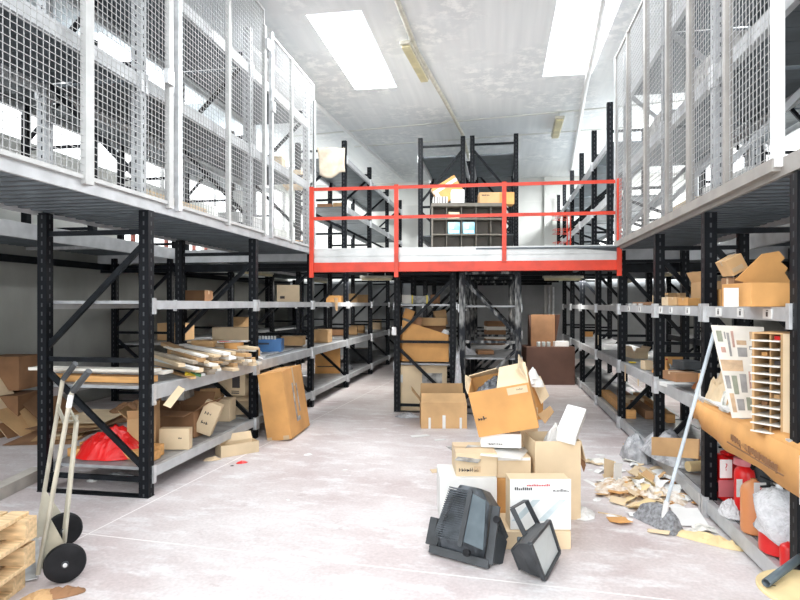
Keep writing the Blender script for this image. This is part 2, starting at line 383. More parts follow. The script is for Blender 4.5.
def glassmat():
    m = bpy.data.materials.new('frosted_skylight_sheet'); m.use_nodes = True; nt = m.node_tree; N, L = nt.nodes, nt.links
    b = N['Principled BSDF']; N.remove(b); t = N.new('ShaderNodeBsdfTranslucent'); t.inputs[0].default_value = (.98,.99,1,1)
    g = N.new('ShaderNodeBsdfTransparent'); g.inputs[0].default_value = (.97,.98,1,1); mx = N.new('ShaderNodeMixShader'); mx.inputs[0].default_value = .75
    nz = N.new('ShaderNodeTexNoise'); nz.inputs['Scale'].default_value = 2; mr = N.new('ShaderNodeMapRange'); mr.inputs[3].default_value = .68; mr.inputs[4].default_value = .82
    L.new(nz.outputs['Fac'], mr.inputs[0]); L.new(mr.outputs[0], mx.inputs[0])
    L.new(t.outputs[0], mx.inputs[1]); L.new(g.outputs[0], mx.inputs[2]); L.new(mx.outputs[0], N['Material Output'].inputs[0]); return m
M['skyglass'] = glassmat()
for i, (x0, x1, y0, y1) in enumerate(SKY):
    k = MB(); k.box(x0, x1, y0, y1, ZC+.05, ZC+.054); struct(k.build('window_%d' % (i+1), 'skyglass'))
# walls
w = MB(); w.box(WL-.25, WL, FRONT, BACK+.2, 0, 2.55); struct(w.build('wall_left', 'wall_grey', origin=(WL,0,0)))
CL0, CL1 = 3.9, 5.15  # height of the added clerestory in the left wall
w = MB(); wy0, wy1, wz0, wz1 = 9.3, 12.6, 2.72, 3.5
for q in ((FRONT, 1.0, 2.55, ZC), (1.0, 4.0, 3.7, ZC), (1.0, 4.0, 2.55, 2.75), (4.0, wy0, 2.55, CL0), (wy1, BACK+.2, 2.55, CL0), (wy0, wy1, 2.55, wz0), (wy0, wy1, wz1, CL0), (4.0, BACK+.2, CL1, ZC)): w.box(WL-.25, WL, *q)
struct(w.build('wall_left_upper', 'wall_white', origin=(WL,0,2.55)))
M['wframe'] = mat('red_brown_window_bars', (.35,.10,.07), .6)
def glasspane():
    m, nt, b = newmat('clear_window_glass'); b.inputs['Roughness'].default_value = .02; b.inputs['Transmission Weight'].default_value = 1; b.inputs['IOR'].default_value = 1.02
    return m
M['pane'] = glasspane()
for (wi, a0, a1, z0, z1) in ((10, wy0, wy1, wz0, wz1), (11, 1.0, 4.0, 2.75, 3.7), (12, 4.0, BACK, CL0, CL1)):  # the last is an added clerestory that brightens the ceiling
    win = bpy.data.objects.new('window_%d' % wi, None); C.objects.link(win); win.location = (WL, (a0+a1)/2, z0); win['_w'] = tuple(win.location); win['kind'] = 'structure'
    k = MB(); n = 6
    for i in range(n+1):
        y = a0+(a1-a0)*i/n; k.box(WL-.15, WL-.09, y-.03, y+.03, z0, z1)
    for z in (z0+.02, (z0+z1)/2, z1-.02): k.box(WL-.15, WL-.09, a0, a1, z-.02, z+.02)
    k.build('window_frame', 'wframe' if wi == 10 else 'fence', win); k = MB(); k.box(WL-.125, WL-.12, a0, a1, z0, z1); k.build('pane', 'pane', win)
w = MB(); w.box(WR, WR+.25, FRONT, BACK+.2, 0, 3.3); w.box(WR, WR+.25, FRONT, BACK+.2, 5.15, ZC); struct(w.build('wall_right', 'wall_grey', origin=(WR,0,0)))
win = bpy.data.objects.new('window_13', None); C.objects.link(win); win.location = (WR, 8, 3.3); win['_w'] = tuple(win.location); win['kind'] = 'structure'  # added window band, lets light up to the ceiling
k = MB(); n = 14
for i in range(n+1):
    y = FRONT+(BACK-FRONT)*i/n; k.box(WR+.09, WR+.15, y-.03, y+.03, 3.3, 5.15)
for z in (3.32, 4.2, 5.13): k.box(WR+.09, WR+.15, FRONT, BACK, z-.02, z+.02)
k.build('window_frame', 'fence', win); k = MB(); k.box(WR+.12, WR+.125, FRONT, BACK, 3.3, 5.15); k.build('pane', 'pane', win)
w = MB(); w.box(WL-.2, WR+.2, BACK, BACK+.25, 0, 2.3); struct(w.build('wall_back', mat('blue_grey_lower_wall', (.42,.44,.45), .85, 0, .1, 1.5, .1), origin=(0,BACK,0)))
w = MB(); w.box(WL-.2, WR+.2, BACK, BACK+.25, 2.3, ZC); struct(w.build('wall_back_upper', 'wall_white', origin=(0,BACK,2.3)))
w = MB(); w.box(WL, WR, BACK-.012, BACK, 4.62, 4.66); w.box(WL, WR, BACK-.012, BACK, 3.2, 3.23)
p = PD(548, 220, 17.1); w.box(p.x-.11, p.x+.11, BACK-.12, BACK, 0, ZC)
for xx in (-4.4, -1.9, 3.6): w.box(xx-.02, xx+.02, BACK-.01, BACK, 2.3, ZC)
struct(w.build('trim_1', 'wall_white', origin=(0,BACK,0)))
# ceiling ribs (precast joints) a few degrees off the racks
w = MB()
for (x0, y0, x1, y1) in ((450,121.6,600,108), (487,137,600,129)):
    a_, b_ = PZ(x0, y0, ZC), PZ(x1, y1, ZC); d = (b_-a_)
    w.bar(a_-d*1.3, b_+d*.9, .05, .04)
struct(w.build('trim_2', 'wall_white', origin=(0,12,ZC)))

# ================================================================= racks
def rack(label, xf, xr, ys, levels, z0, ztop, postm='post', bracem='black', beamm='beam', beamh=.1, zig=True, shelves=True, skip=(), braces=((.15,),(.98,),(2.07,)), hz=None, group=None, dz=0, endbeams=False, flip=False, clips=True, bays=None, shelfm='shelf', name='pallet_rack', postw=.088):
    """row along Y. xf = x of the aisle-side upright, xr = x of the rear upright. levels: beam-top heights"""
    t = thing(name, label, 'rack', ((xf+xr)/2, ys[0], z0), group)
    sg = 1 if xr > xf else -1
    ha = ztop-z0
    for y in ys:
        fr = MB(); fr.box(min(xf,xr)-.045, max(xf,xr)+.045, y-.045, y+.045, z0, z0+.008)
        fo = fr.build('upright_frame', bracem, t)
        for x in (xf, xr):
            p = MB(); w2 = postw/2
            p.box(x-w2, x+w2, y-w2*.9, y+w2*.9, z0+.008, ztop); p.build('post', postm, fo, origin=(x, y, z0))
        hs = hz if hz else [z0+.14, z0+1.07, z0+min(2.2, ha-.12)]
        for k, zz in enumerate(hs):
            b = MB(); b.bar((xf, y, zz), (xr, y, zz), .03, .04); b.build('brace', bracem, fo)
            if k+1 < len(hs):
                lo, hi = zz+.08, hs[k+1]-.08
                a_, b_ = ((xf, y, lo), (xr, y, hi)) if (k % 2 == 0) != flip else ((xr, y, lo), (xf, y, hi))
                b = MB(); b.bar(a_, b_, .032, .045); b.build('brace', bracem, fo)
    for i in range(len(ys)-1):
        if bays is not None and i not in bays: continue
        for j, lv in enumerate(levels):
            if (i, j) in skip: continue
            zt, bh = (lv if isinstance(lv, tuple) else (lv, beamh))
            for x, sx in ((xf, -sg), (xr, sg)):
                b = MB(); xo = x+sx*.012
                b.box(xo-.022, xo+.022, ys[i]+.037, ys[i+1]-.037, zt-bh, zt); bm = b.build('beam', beamm, t)
                if clips:
                    for yy in (ys[i]+.03, ys[i+1]-.03):
                        q = MB(); q.box(xo-.022+sx*.026, xo+.022+sx*.026, yy-.02, yy+.02, zt-bh-.04, zt+.02)
                        q.build('beam_clip', 'galv' if beamm != 'black' else 'black', bm)
            if shelves:
                q = MB(); xa, xb = min(xf,xr)+.02, max(xf,xr)-.02; y = ys[i]+.04; n = max(2, int((ys[i+1]-ys[i])/.2)); st = (ys[i+1]-ys[i]-.08)/n
                for k in range(n): q.box(xa, xb, y+k*st+.003, y+(k+1)*st-.003, zt-.028, zt-.002)
                q.build('shelf_panel', shelfm, t)
    return t
LF, LR = -2.88, -3.83; RF, RR = 1.575, 2.34
LY = [4.40+2.14*i for i in range(7)]; LY[-1] = 17.2
RY = [3.35, 4.72, 6.10, 7.87, 9.64, 11.41, 12.9, 14.4]
ZL = .235; 
rack('long black upright rack along the left side of the aisle, ground floor', LF, LR, LY, [(.232,.085), (.912,.115), (1.63,.075)], 0, 2.375, hz=[.14, 1.13, 2.2])
rack('long black upright rack along the right side of the aisle, ground floor', RF, RR, RY, [(.13,.1), (.862,.105), (1.583,.078)], 0, 2.29, hz=[.08, 1.1, 2.15], shelfm='shelf')
rack('dark rack against the left wall behind the aisle rack', -5.25, -6.25, [8.68+2.14*i for i in range(5)], [(.25,.09), (.95,.1), (1.6,.1)], 0, 2.35, beamm='black', hz=[.14,1.13,2.2])
rack('dark rack standing behind the right aisle rack, ground floor', 3.6, 4.5, [6.10,7.87,9.64,11.41,13.2], [(.2,.09),(.95,.1),(1.6,.1)], 0, 2.29, beamm='black', hz=[.14,1.1,2.15])
# island racks, end frames facing the camera
rack('island rack holding tall cardboard, left of the pair under the platform', -1.48, -.65, [8.52, 10.2, 11.9, 13.6], [(.72,.09),(1.60,.05)], 0, 2.10, postm='post', hz=[.1,1.04,2.05], flip=True)
rack('scuffed steel island rack, right of the pair under the platform', -.515, .285, [8.50, 10.2, 11.9, 13.6], [(.82,.07),(1.58,.06)], 0, 2.10, postm='worn', bracem='worn', hz=[.1,1.05,2.05])
# upper racks
UZ = 2.46
rack('upper rack behind the left wire mesh and beyond it', LF-.07, LR, [2.26]+LY[:3], [(3.5,.11),(4.45,.11)], UZ, 4.9, postm='postg', bracem='black', hz=[UZ+.1, 3.6, 4.6], shelfm='deck', clips=True)
rack('black upper rack in the open beyond the left mesh', LF-.02, LR, [LY[3]-.05]+LY[4:], [(3.48,.1),(4.42,.1)], 2.40, 4.72, hz=[2.95, 3.6, 4.55], shelfm='deck')
rack('upper rack inside the right wire mesh', RF+.07, RR+.1, [1.95]+RY[:4], [(3.38,.11),(4.3,.11)], 2.40, 4.85, postm='postg', bracem='beam', hz=[2.5,3.5,4.4], shelfm='deck')
rack('black upper rack in the open beyond the right mesh', RF+.15, RR+.25, [9.5,11.0,12.6,14.2,15.8,17.3], [(3.3,.1),(4.15,.1)], 2.40, 4.75, hz=[2.9,3.4,4.3], shelfm='deck', flip=True)
rack('left one of the two tall black racks on the platform', -1.5, -.67, [11.3, 13.3, 15.3, 17.2], [(2.95,.08),(4.5,.08)], 2.38, 4.85, hz=[2.5,3.5,4.68], shelfm='deck', flip=True)
rack('right one of the two tall black racks on the platform', -.49, .34, [11.3, 13.3, 15.3, 17.2], [(2.95,.08),(4.5,.08)], 2.38, 4.85, hz=[2.5,3.5,4.68], shelfm='deck')

rack('upper rack along the left wall, behind the wire mesh', -5.3, -6.3, [.6,2.7,4.8,6.9,8.9,11.0,13.1], [(4.3,.11),(4.98,.09)], 2.48, 5.1, postm='black', bracem='black', hz=[2.6,3.7,4.9], shelfm='deck')
rack('upper rack along the right wall, behind the wire mesh', 3.3, 4.2, [1.2,3.0,4.8,6.6,8.4,10.2], [(3.3,.11),(4.2,.11),(4.95,.09)], 2.41, 5.1, postm='black', bracem='black', hz=[2.5,3.6,4.9], shelfm='deck')
# ================================================================= decks
def corr(x0, x1, y0, y1, z, depth=.045, pitch=.13, ribs='x'):
    """trapezoid decking with a flat top sheet; ribs run along x"""
    mb = MB(); n = int((y1-y0)/pitch); st = (y1-y0)/n; prof = []
    for k in range(n):
        y = y0+k*st
        prof += [(y, z), (y+st*.35, z), (y+st*.5, z-depth), (y+st*.85, z-depth)]
    prof.append((y1, z)); vs = []; fs = []
    for y, zz in prof: vs += [(x0, y, zz), (x1, y, zz)]
    for i in range(len(prof)-1): fs.append((2*i, 2*i+1, 2*i+3, 2*i+2))
    mb.add(vs, fs); mb.box(x0, x1, y0, y1, z, z+.02); return mb
t = thing('mezzanine_platform', 'grey corrugated steel walkway deck above the left rack', 'platform', ((LF+LR)/2, 4.4, 2.38))
corr(LR-.03, LF-.02, .4, 8.68, 2.43).build('decking', 'deck', t)
b = MB(); b.box(LF+.02, LF+.045, .4, 8.68, 2.375, 2.47); b.build('edge_beam', 'beam', t)
b = MB(); b.box(LR-.07, LR-.035, .4, 8.68, 2.36, 2.47); b.build('edge_beam', 'beam', t)
t = thing('mezzanine_platform', 'grey steel deck along the left wall, behind the first walkway', 'platform', (-5.9, 4.4, 2.38))
corr(WL+.02, -5.22, .4, 8.68, 2.45).build('decking', 'deck', t)
b = MB(); b.box(-5.22, -5.17, .4, 17.3, 2.33, 2.50); b.build('edge_beam', 'beam', t)
b = MB(); b.box(-6.45, -6.4, .4, 17.3, 2.16, 2.26); b.build('edge_beam', 'black', t)
for y in (1.5,3.4,5.3,7.2): b = MB(); b.box(-6.55, -5.22, y-.03, y+.03, 2.36, 2.40); b.build('cross_beam', 'galv', t)
corr(WL+.02, LF-.02, 8.74, 17.4, 2.43).build('decking', 'deck', t)
b = MB(); b.box(WL+.05, LF-.05, 8.8, 17.35, 2.451, 2.456); b.build('bounce_sheet', mat('pale_wall_deck_bounce', (.56,.55,.53), .8, 0, .1, 2), t)  # added pale sheet, bounces light up to the ceiling
b = MB(); b.box(WL+.02, LF, 8.69, 8.74, 2.27, 2.47); b.build('cross_beam', 'beam', t)
b = MB(); b.box(WL+.02, LF, 8.76, 8.82, 2.12, 2.24); b.build('cross_beam', 'black', t)
t = thing('mezzanine_platform', 'grey steel walkway deck above the right rack', 'platform', ((RF+RR)/2, 4.4, 2.32))
corr(RF+.0, RR+.04, .6, 8.0, 2.365).build('decking', 'deck', t)
b = MB(); b.box(RF-.045, RF-.02, .6, 7.9, 2.30, 2.40); b.build('edge_beam', 'fence_tan_shaded', t)
b = MB(); b.box(RR+.05, RR+.08, .6, 8.0, 2.28, 2.40); b.build('edge_beam', 'beam', t)
t = thing('mezzanine_platform', 'grey steel deck along the right wall, beyond the right walkway', 'platform', (4.2, 4.4, 2.32))
corr(2.85, WR-.02, .6, 8.0, 2.37).build('decking', 'deck', t)
b = MB(); b.box(2.8, 2.85, .6, 8.0, 2.22, 2.40); b.build('edge_beam', 'beam', t)
corr(1.56, WR-.02, 8.06, 17.4, 2.36).build('decking', 'deck', t)
b = MB(); b.box(1.62, WR-.02, 8.01, 8.06, 2.17, 2.38); b.build('cross_beam', 'beam', t)
b = MB(); b.box(1.62, WR-.02, 8.1, 8.16, 2.02, 2.14); b.build('cross_beam', 'black', t)
M['deckbounce'] = mat('pale_deck_bounce', (.56,.55,.53), .8, 0, .1, 2)  # for added deck-top sheets, pale to reflect light onto the ceiling
for par, args in ((t, (1.62, WR-.05, 8.1, 17.35, 2.381, 2.386)),):
    b = MB(); b.box(*args); b.build('bounce_sheet', 'deckbounce', par)
# centre platform with red edge
QL = PD(311, 271, 8.0); QR = PD(621, 271, 7.46)
MZ = 2.35
t = thing('mezzanine_platform', 'centre platform with a red-orange edge beam spanning the aisle', 'platform', ((QL.x+QR.x)/2, QL.y, 2.03))
corr(QL.x+.06, 1.52, QL.y+.05, 17.5, MZ-.03, .05).build('decking', 'deck', t)
b = MB(); b.box(QL.x+.1, 1.5, QL.y+.1, 17.45, 2.341, 2.346); b.build('bounce_sheet', 'deckbounce', t)  # pale reflector added on top of the deck
ax = (QR-QL); ax.z = 0; LN = ax.length; Mq = frame3((QL.x, QL.y, 0), ax, (0,0,1))
b = MB(Mq); b.box(0, LN, -.05, .03, 2.035, 2.165); b.build('edge_beam', 'red', t, bevel=.004)
b = MB(Mq); b.box(.04, LN-.02, -.03, .0, 2.167, 2.235); b.box(.04, LN-.02, -.018, .012, 2.235, 2.25); b.box(.04, LN-.02, -.03, .0, 2.25, 2.345); b.box(.04, LN-.02, -.034, .004, 2.345, 2.36)
b.build('kick_plate', mat('pale_grey_kick_plate', (.62,.63,.62), .4, .3, .08, 4), t)
for y in (9.3, 11.2, 13.1, 15.0, 16.9): b = MB(); b.box(-2.5, 1.5, y-.04, y+.04, 2.14, 2.26); b.build('cross_beam', 'black', t)
for x in (-2.45,-.58,1.4): b = MB(); b.box(x-.03, x+.03, 8.3, 17.3, 2.19, 2.25); b.build('cross_beam', 'deck', t)
# railing
t = thing('safety_railing', 'red-orange steel guard railing along the platform edge', 'railing', (QL.x, QL.y, 2.1))
def along(px, yy=None):
    # x of a pixel column on the railing line
    lo, hi = 0, LN
    for _ in range(40):
        mid = (lo+hi)/2; p = Mq @ Vector((mid, 0, 2.5)); q = 400+F*(p.x*c_+p.y*s_)/(-p.x*s_+p.y*c_)
        if q < px: lo = mid
        else: hi = mid
    return (lo+hi)/2
for px in (313, 397, 504, 618):
    a_ = along(px); b = MB(Mq); zb = 1.96 if px in (313, 397, 618) else 2.15
    b.box(a_-.028, a_+.028, -.085, -.052, zb, 3.20); b.build('post', 'red', t)
for z, r in ((3.165,.021), (2.765,.017)):
    b = MB(Mq); b.bar((along(313), -.065, z), (along(614), -.065, z), .025, .042); b.build('rail', 'red', t)
# red panel post at right side through the mesh
# ================================================================= wire mesh fences
def fence(label, X, segs, zb, ztop, side, post_list, tan=False):
    t = thing('wire_mesh_fence', label, 'fence', (X, segs[0][0], zb))
    for (y0, y1, zt) in segs:
        b = MB(); b.bar((X, y0, zb+.015), (X, y1, zb+.015), .03, .03); b.bar((X, y0, zt-.012), (X, y1, zt-.012), .025, .025); b.bar((X, y0+.01, zb), (X, y0+.01, zt), .02, .02); b.bar((X, y1-.01, zb), (X, y1-.01, zt), .02, .02)
        pf = b.build('mesh_panel', 'fence_tan_shaded' if tan else 'fence', t)
        q = MB(); n = int((y1-y0)/.05); st = (y1-y0)/n; r = .0019
        for k in range(1, n): q.box(X-r, X+r, y0+k*st-r, y0+k*st+r, zb+.03, zt-.02)
        m_ = int((zt-zb)/.05)
        for k in range(1, m_): z = zb+k*.05; q.box(X-r+.004, X+r+.004, y0, y1, z-r, z+r)
        q.build('wire_grid', 'wire', pf)
    for (y, w_, zt, mm) in post_list:
        b = MB(); b.box(X-.02, X+.025, y-w_/2, y+w_/2, zb-.03, zt); b.build('fence_post', mm, t)
    return t
def YX(px, X): return (DX(px, X)+X*s_)/c_
XL = LF+.06
lp = [YX(p, XL) for p in (87, 169, 178, 228, 264, 271, 291, 314)]
t = fence('tall pale wire mesh fence along the left walkway edge', XL, [(.9, lp[1], 5.2), (lp[2], lp[4], 5.2), (lp[5], lp[7], 5.0)], 2.46, 5.2, 1,
      [(lp[0], .085, 5.3, 'fence'), (lp[1], .07, 5.3, 'fence'), (lp[2], .06, 5.3, 'galv'), (lp[3], .05, 5.2, 'fence'), (lp[4], .05, 5.0, 'fence'), (lp[5], .05, 5.02, 'galv'), (lp[6], .035, 5.0, 'fence'), (lp[7], .04, 4.75, 'galv')])
for px, py in ((165,78), (270,107), (265,45)):
    p = PX(px, py, XL); b = MB(); b.box(XL+.02, XL+.06, p.y-.05, p.y+.05, p.z-.06, p.z+.06); b.build('latch', 'galv', t)
XR = RF-.06
rp = [YX(p, XR) for p in (616, 628, 646, 668, 690, 727, 777)]
t = fence('tall wire mesh fence of vertical posts along the right walkway edge', XR, [(rp[6], rp[4], 4.82), (rp[4], rp[2], 4.82), (rp[2], rp[0], 4.82)], 2.38, 4.82, -1,
      [(rp[0], .04, 4.82, 'galv'), (rp[1], .035, 4.82, 'fence_tan_shaded'), (rp[2], .07, 4.9, 'fence_tan_shaded'), (rp[3], .05, 4.9, 'fence_tan_shaded'), (rp[4], .07, 4.95, 'fence_tan_shaded'), (rp[5], .05, 4.95, 'fence_tan_shaded'), (rp[6], .07, 5.0, 'whitep')], tan=True)
b = MB(); b.box(XR-.03, XR+.03, rp[6]-.01, rp[0], 2.33, 2.40); b.build('bottom_rail', 'fence_tan_shaded', t)

# ================================================================= ceiling services
def conduit(label, pts, z, r=.03, m='lampb'):
    q = [PZ(x, y, z) for x, y in pts]; d = (q[0]-q[-1]).normalized()
    b = MB(); b.tube([q[0]+d*2.5]+q, r, 10); o = b.build('ceiling_conduit', m, smooth=True); tag(o, label, 'conduit'); return o
o1 = conduit('cream conduit under the ceiling running down to the platform racks', [(397,0),(417,52),(446,103),(462,133),(471,165)], 5.26, .035)
o2 = conduit('pale conduit under the ceiling beside the left skylight and mesh', [(316,104),(345,130),(403,180)], 5.27, .04, 'whitep')
o3 = conduit('pale conduit under the ceiling beside the right skylight', [(597,33),(584,95),(571,174)], 5.27, .04, 'whitep')
def lamp(label, a_, b_, wdt, hang, m='lampb', cov='lampy'):
    a_, b_ = Vector(a_), Vector(b_); d = (b_-a_).normalized(); t = thing('ceiling_lamp', label, 'lamp', (a_+b_)/2)
    b = MB(); b.bar(a_, b_, wdt, .05); b.build('lamp_housing', m, t, bevel=.01)
    b = MB(); b.bar(a_+d*.03-Vector((0,0,.045)), b_-d*.03-Vector((0,0,.045)), wdt*.8, .04); b.build('lamp_cover', cov, t, bevel=.012)
    for p in (a_+d*.15, b_-d*.15): b = MB(); b.bar(p+Vector((0,0,.02)), p+Vector((0,0,hang)), .012); b.build('hanger', 'galv', t)
    return t
lamp('long weathered strip lamp hanging beside the left skylight', PZ(405,42,5.12), PZ(425,79,5.12), .15, ZC-5.12)
lamp('short cream strip lamp on the ceiling left of the right-hand conduit', PZ(560,117,5.2), PZ(555,136,5.2), .18, ZC-5.2)
lamp('yellowed strip lamp under the platform, left of the island racks', PD(360,277,11.0), PD(393,277,11.0), .12, .08)
lamp('yellowed strip lamp under the platform, above the brown boxes', PD(543,277,11.0), PD(583,277,11.0), .12, .08)
UL = []  # the four hidden under-deck lamps below are added to brighten the depth
for nm, p in (('above the gap between the left racks', (-4.55, 10.6, 2.22)), ('above the gap between the left racks, nearer the back wall', (-4.55, 14.4, 2.22)), ('above the gap between the right racks', (3.0, 10.6, 2.16)), ('above the gap between the right racks, nearer the back wall', (3.0, 14.4, 2.16))):
    lamp('added fill lamp under the deck '+nm, (p[0], p[1]-.6, p[2]), (p[0], p[1]+.6, p[2]), .12, .08); UL.append((Vector(p), False))
UL += [((PD(360,277,11.0)+PD(393,277,11.0))/2, True), ((PD(543,277,11.0)+PD(583,277,11.0))/2, True)]
# ================================================================= left aisle rack: contents
S1, S2, S3 = .234, .914, 1.632
def put(label, px0, px1, yt, yb, X=None, z=None, dep=.3, rot=0, D=None, rx=0, ry=0, m='card', **k):
    Mx, w, d, h = pxbox(px0, px1, yt, yb, D=D, X=X, z=z, dep=dep, rot=rot, tilt=rx, roll=ry)
    if rx or ry: Mx = lie(Mx, w, d, h)
    return carton(label, Mx, w, d, h, m, **k)
def floorbox(label, px0, px1, yt, yb, **k):
    return put(label, px0, px1, yt, yb, D=F*H/(yb-HOR), z=k.pop('z', 0.0), **k)
def single(mb, name, label, cat, m, group=None, kind=None, **k):
    return tag(mb.build(name, m, **k), label, cat, group, kind)
def sheetpts(pts, t=.005):  # pts: (px,py,D) corners
    mb = MB(); mb.slab([PD(*p) for p in pts], t); return mb

# planks on the waist shelf of the first bay
PL = [('white painted board lying on top of the planks at the near end of the left rack', 20, 172, 366, 3.75, .03, .10, 'woodw'),
      ('white board second in the stack of planks at the near end of the left rack', 34, 168, 372, 3.6, .025, .09, 'woodw')]
zt = S2
p0 = PX(52, 384, -3.78)
for i, (lb, xx0, xx1, yy, th, m, lab2) in enumerate((
    (None, -4.02, -2.97, 4.62, .055, 'woodo', 'orange timber batten under the white boards at the near end of the left rack'),
    (None, -4.12, -2.93, 4.80, .030, 'woodw', 'lower white painted board stacked on the left rack, nearest bay'),
    (None, -4.18, -2.96, 4.66, .028, 'woodw', 'upper white painted board sticking out past the rear post of the left rack'))):
    b = MB(); b.box(xx0, xx1, yy-.06, yy+.09, zt+.001, zt+th); zt += th+.001
    single(b, 'plank', lab2, 'plank', m, bevel=.003)
# heap of long packing strips
sr = random.Random(3); G = 'long packing strips heaped on the left rack'
strm = ['card', 'cardl', 'woodw', 'cream', 'cardl', 'white', 'cardl', 'cream']
for i in range(46):
    lay = i//7; tt = ((i*3) % 7)/6+sr.uniform(-.08,.08)
    rt = Vector((sr.uniform(-3.72,-3.45), 5.66+.78*tt, S2+.014+lay*.036)); ye = 5.0+1.25*tt+sr.uniform(-.12,.12)
    en = Vector((-2.76+sr.uniform(-.10,.09), ye, S2+.012+lay*.030+sr.uniform(-.012,.0)))
    if i % 9 == 4: rt = rt+(rt-en)*.12+Vector((0,0,.05))
    w_, h_ = sr.uniform(.045,.095), sr.uniform(.014,.038)
    b = MB(); b.bar(rt, en, w_, h_)
    single(b, 'packing_strip', 'one of the long beige packing strips heaped on the waist-high left shelf', 'strip', strm[i % 8], G)
for i in range(46):   # short ends and scraps at the aisle end of the heap
    px = sr.uniform(186, 262); py = sr.uniform(362, 396)-(px-186)*.22; D = DX(px, -2.86-.30*sr.random())
    p = PD(px, py, D); p.z = max(p.z, S2+.03)
    b = MB(Matrix.Translation(p) @ Euler((sr.uniform(-.5,.5), sr.uniform(-.6,.6), D2R(sr.uniform(-60,-10)))).to_matrix().to_4x4())
    w_, l_, h_ = sr.uniform(.03,.07), sr.uniform(.07,.2), sr.uniform(.004,.03)
    b.box(-w_/2, w_/2, -l_/2, l_/2, -h_/2, h_/2)
    single(b, 'carton_offcut', 'small folded paper or card offcut at the aisle end of the strip heap', 'scrap', ['white','cardl','white','card','sackg','whitep'][i % 6], 'offcuts at the end of the strip heap')
for lab, px, py, m in (('small yellow plastic scrap under the strip heap on the left shelf', 190, 378, 'yellow'), ('small green scrap beside the yellow one under the strip heap', 196, 374, 'green')):
    p = PD(px, py, DX(px, -2.86)); p.z = S2+.016
    b = MB(Matrix.Translation(p) @ Euler((.3,.4,.6)).to_matrix().to_4x4()); b.box(-.05,.05,-.025,.025,-.01,.012); single(b, 'plastic_scrap', lab, 'scrap', m, bevel=.004)
# cardboard drum with papers on it
p = PX(234, 367, -3.02)
b = MB(); b.lathe([(.105,0),(.108,.01),(.108,.175),(.105,.18)], 'z', 28, (p.x, p.y, S2+.06)); t = single(b, 'cardboard_drum', 'round orange-brown cardboard drum on the strip heap of the left shelf', 'drum', 'cardo', smooth=True)
pz = S2+.243
for lab, dx, dy, dz, rz, m, w_, l_ in (('white paper sheet under the red one on the cardboard drum', -.02, .0, .004, .3, 'white', .34, .20), ('red paper strip among white sheets on the cardboard drum', -.03, -.02, .010, .5, 'redp', .26, .05), ('topmost white leaflet on the cardboard drum', .08, -.03, .016, -.2, 'white', .22, .09), ('grey folded paper lying behind the red strip on the drum', -.10, .06, .012, .1, 'sackg', .2, .1)):
    b = MB(TM((p.x+dx, p.y+dy, pz+dz), CAMZ+rz)); b.box(-w_/2, w_/2, -l_/2, l_/2, 0, .004); single(b, 'paper_sheet', lab, 'paper', m)
put('pale cardboard box behind the drum and papers on the left shelf', 212, 249, 333, 352, X=-3.45, z=S2+.13, dep=.22, m='cardl')
put('flat brown cardboard box left of the drum, on the strips', 190, 214, 341, 352, X=-3.4, z=S2+.13, dep=.25, rot=-12)
put('low tan box lying at the rear of the strip heap on the left shelf', 168, 190, 345, 353, X=-3.55, z=S2+.12, dep=.3, rot=14)
put('small orange-brown box end at the foot of the drum by the second post', 244, 256, 357, 368, X=-2.98, z=S2+.002, dep=.2, m='cardo')

# bottom shelf, first bay
def openbox(label, px0, px1, yt, yb, flaps, X=None, **k): return put(label, px0, px1, yt, yb, X=X, closed=False, flaps=flaps, tape=False, **k)
b = MB(); b.box(-3.80, -2.95, 4.62, 4.72, S1+.001, S1+.075); single(b, 'plank', 'orange timber plank on the bottom shelf of the left rack, front one', 'plank', 'woodo', bevel=.003)
b = MB(); b.box(-3.78, -2.99, 4.75, 4.84, S1+.001, S1+.10); single(b, 'plank', 'orange timber plank on the bottom shelf of the left rack, rear one', 'plank', 'woodo', bevel=.003)
# red plastic sheet
pr = PX(108, 436, -3.45)
b = heap((pr.x, pr.y+.05, S1+.002), .34, .22, .24, rot=.1, n=22, amp=.35, seed=4, sc=2); single(b, 'red_plastic_bag', 'glossy red plastic bag slumped behind the planks on the bottom left shelf', 'bag', 'redp')
openbox('open brown cardboard box with a raised torn flap right of the red bag', 128, 152, 412, 448, (40, -10, 25, 50), X=-3.2, z=S1+.002, dep=.34, rot=12, m='card')
openbox('open cardboard box behind the first post, flaps spread wide', 157, 196, 410, 436, (100, 55, 30, 10), X=-3.25, z=S1+.002, dep=.34, rot=-14, m='cardd')
put('pale flat cardboard box lying in front of the open box on the bottom left shelf', 159, 189, 434, 455, X=-2.99, z=S1+.002, dep=.09, rot=0, m='cardl', marks=[('scrib',3,.04,.1,.02,3,'ink')])
put('narrow cardboard box tilted on its corner with scribbled marks, bottom left shelf', 193, 210, 416, 448, X=-3.0, z=S1+.002, dep=.13, rot=6, ry=22, m='cardl', marks=[('scrib',5,-.05,.2,.035,3,'ink'),('scrib',6,-.05,.1,.035,3,'ink')])
openbox('small open brown box behind the scribbled one', 200, 221, 412, 432, (20, 30, 60, None), X=-3.4, z=S1+.002, dep=.28, rot=10, m='card')
put('upright tan cardboard box standing left of the printed carton', 215, 230, 405, 427, X=-3.15, z=S1+.002, dep=.2, m='cardl', rot=-4)
openbox('pale open carton below the printed one, flaps folded out', 230, 256, 408, 428, (120, None, 20, 70), X=-3.1, z=S1+.002, dep=.26, rot=16, m='cardl')
t = put('pale printed carton with a large black window, resting on other boxes', 214, 246, 384, 407, X=-3.2, z=S1+.262, dep=.32, rot=-12, m='cardl', marks=[('rect',.03,.13,.09,.25,'ink'),('rect',.02,.12,.02,.035,'ink'),('rect',.02,.12,.045,.055,'ink'),('scrib',2,-.14,.22,.02,4,'ink')])
put('grey and brown carton tucked under the waist shelf behind the first post', 160, 184, 385, 404, X=-3.35, z=S1+.36, dep=.3, m='sackg')
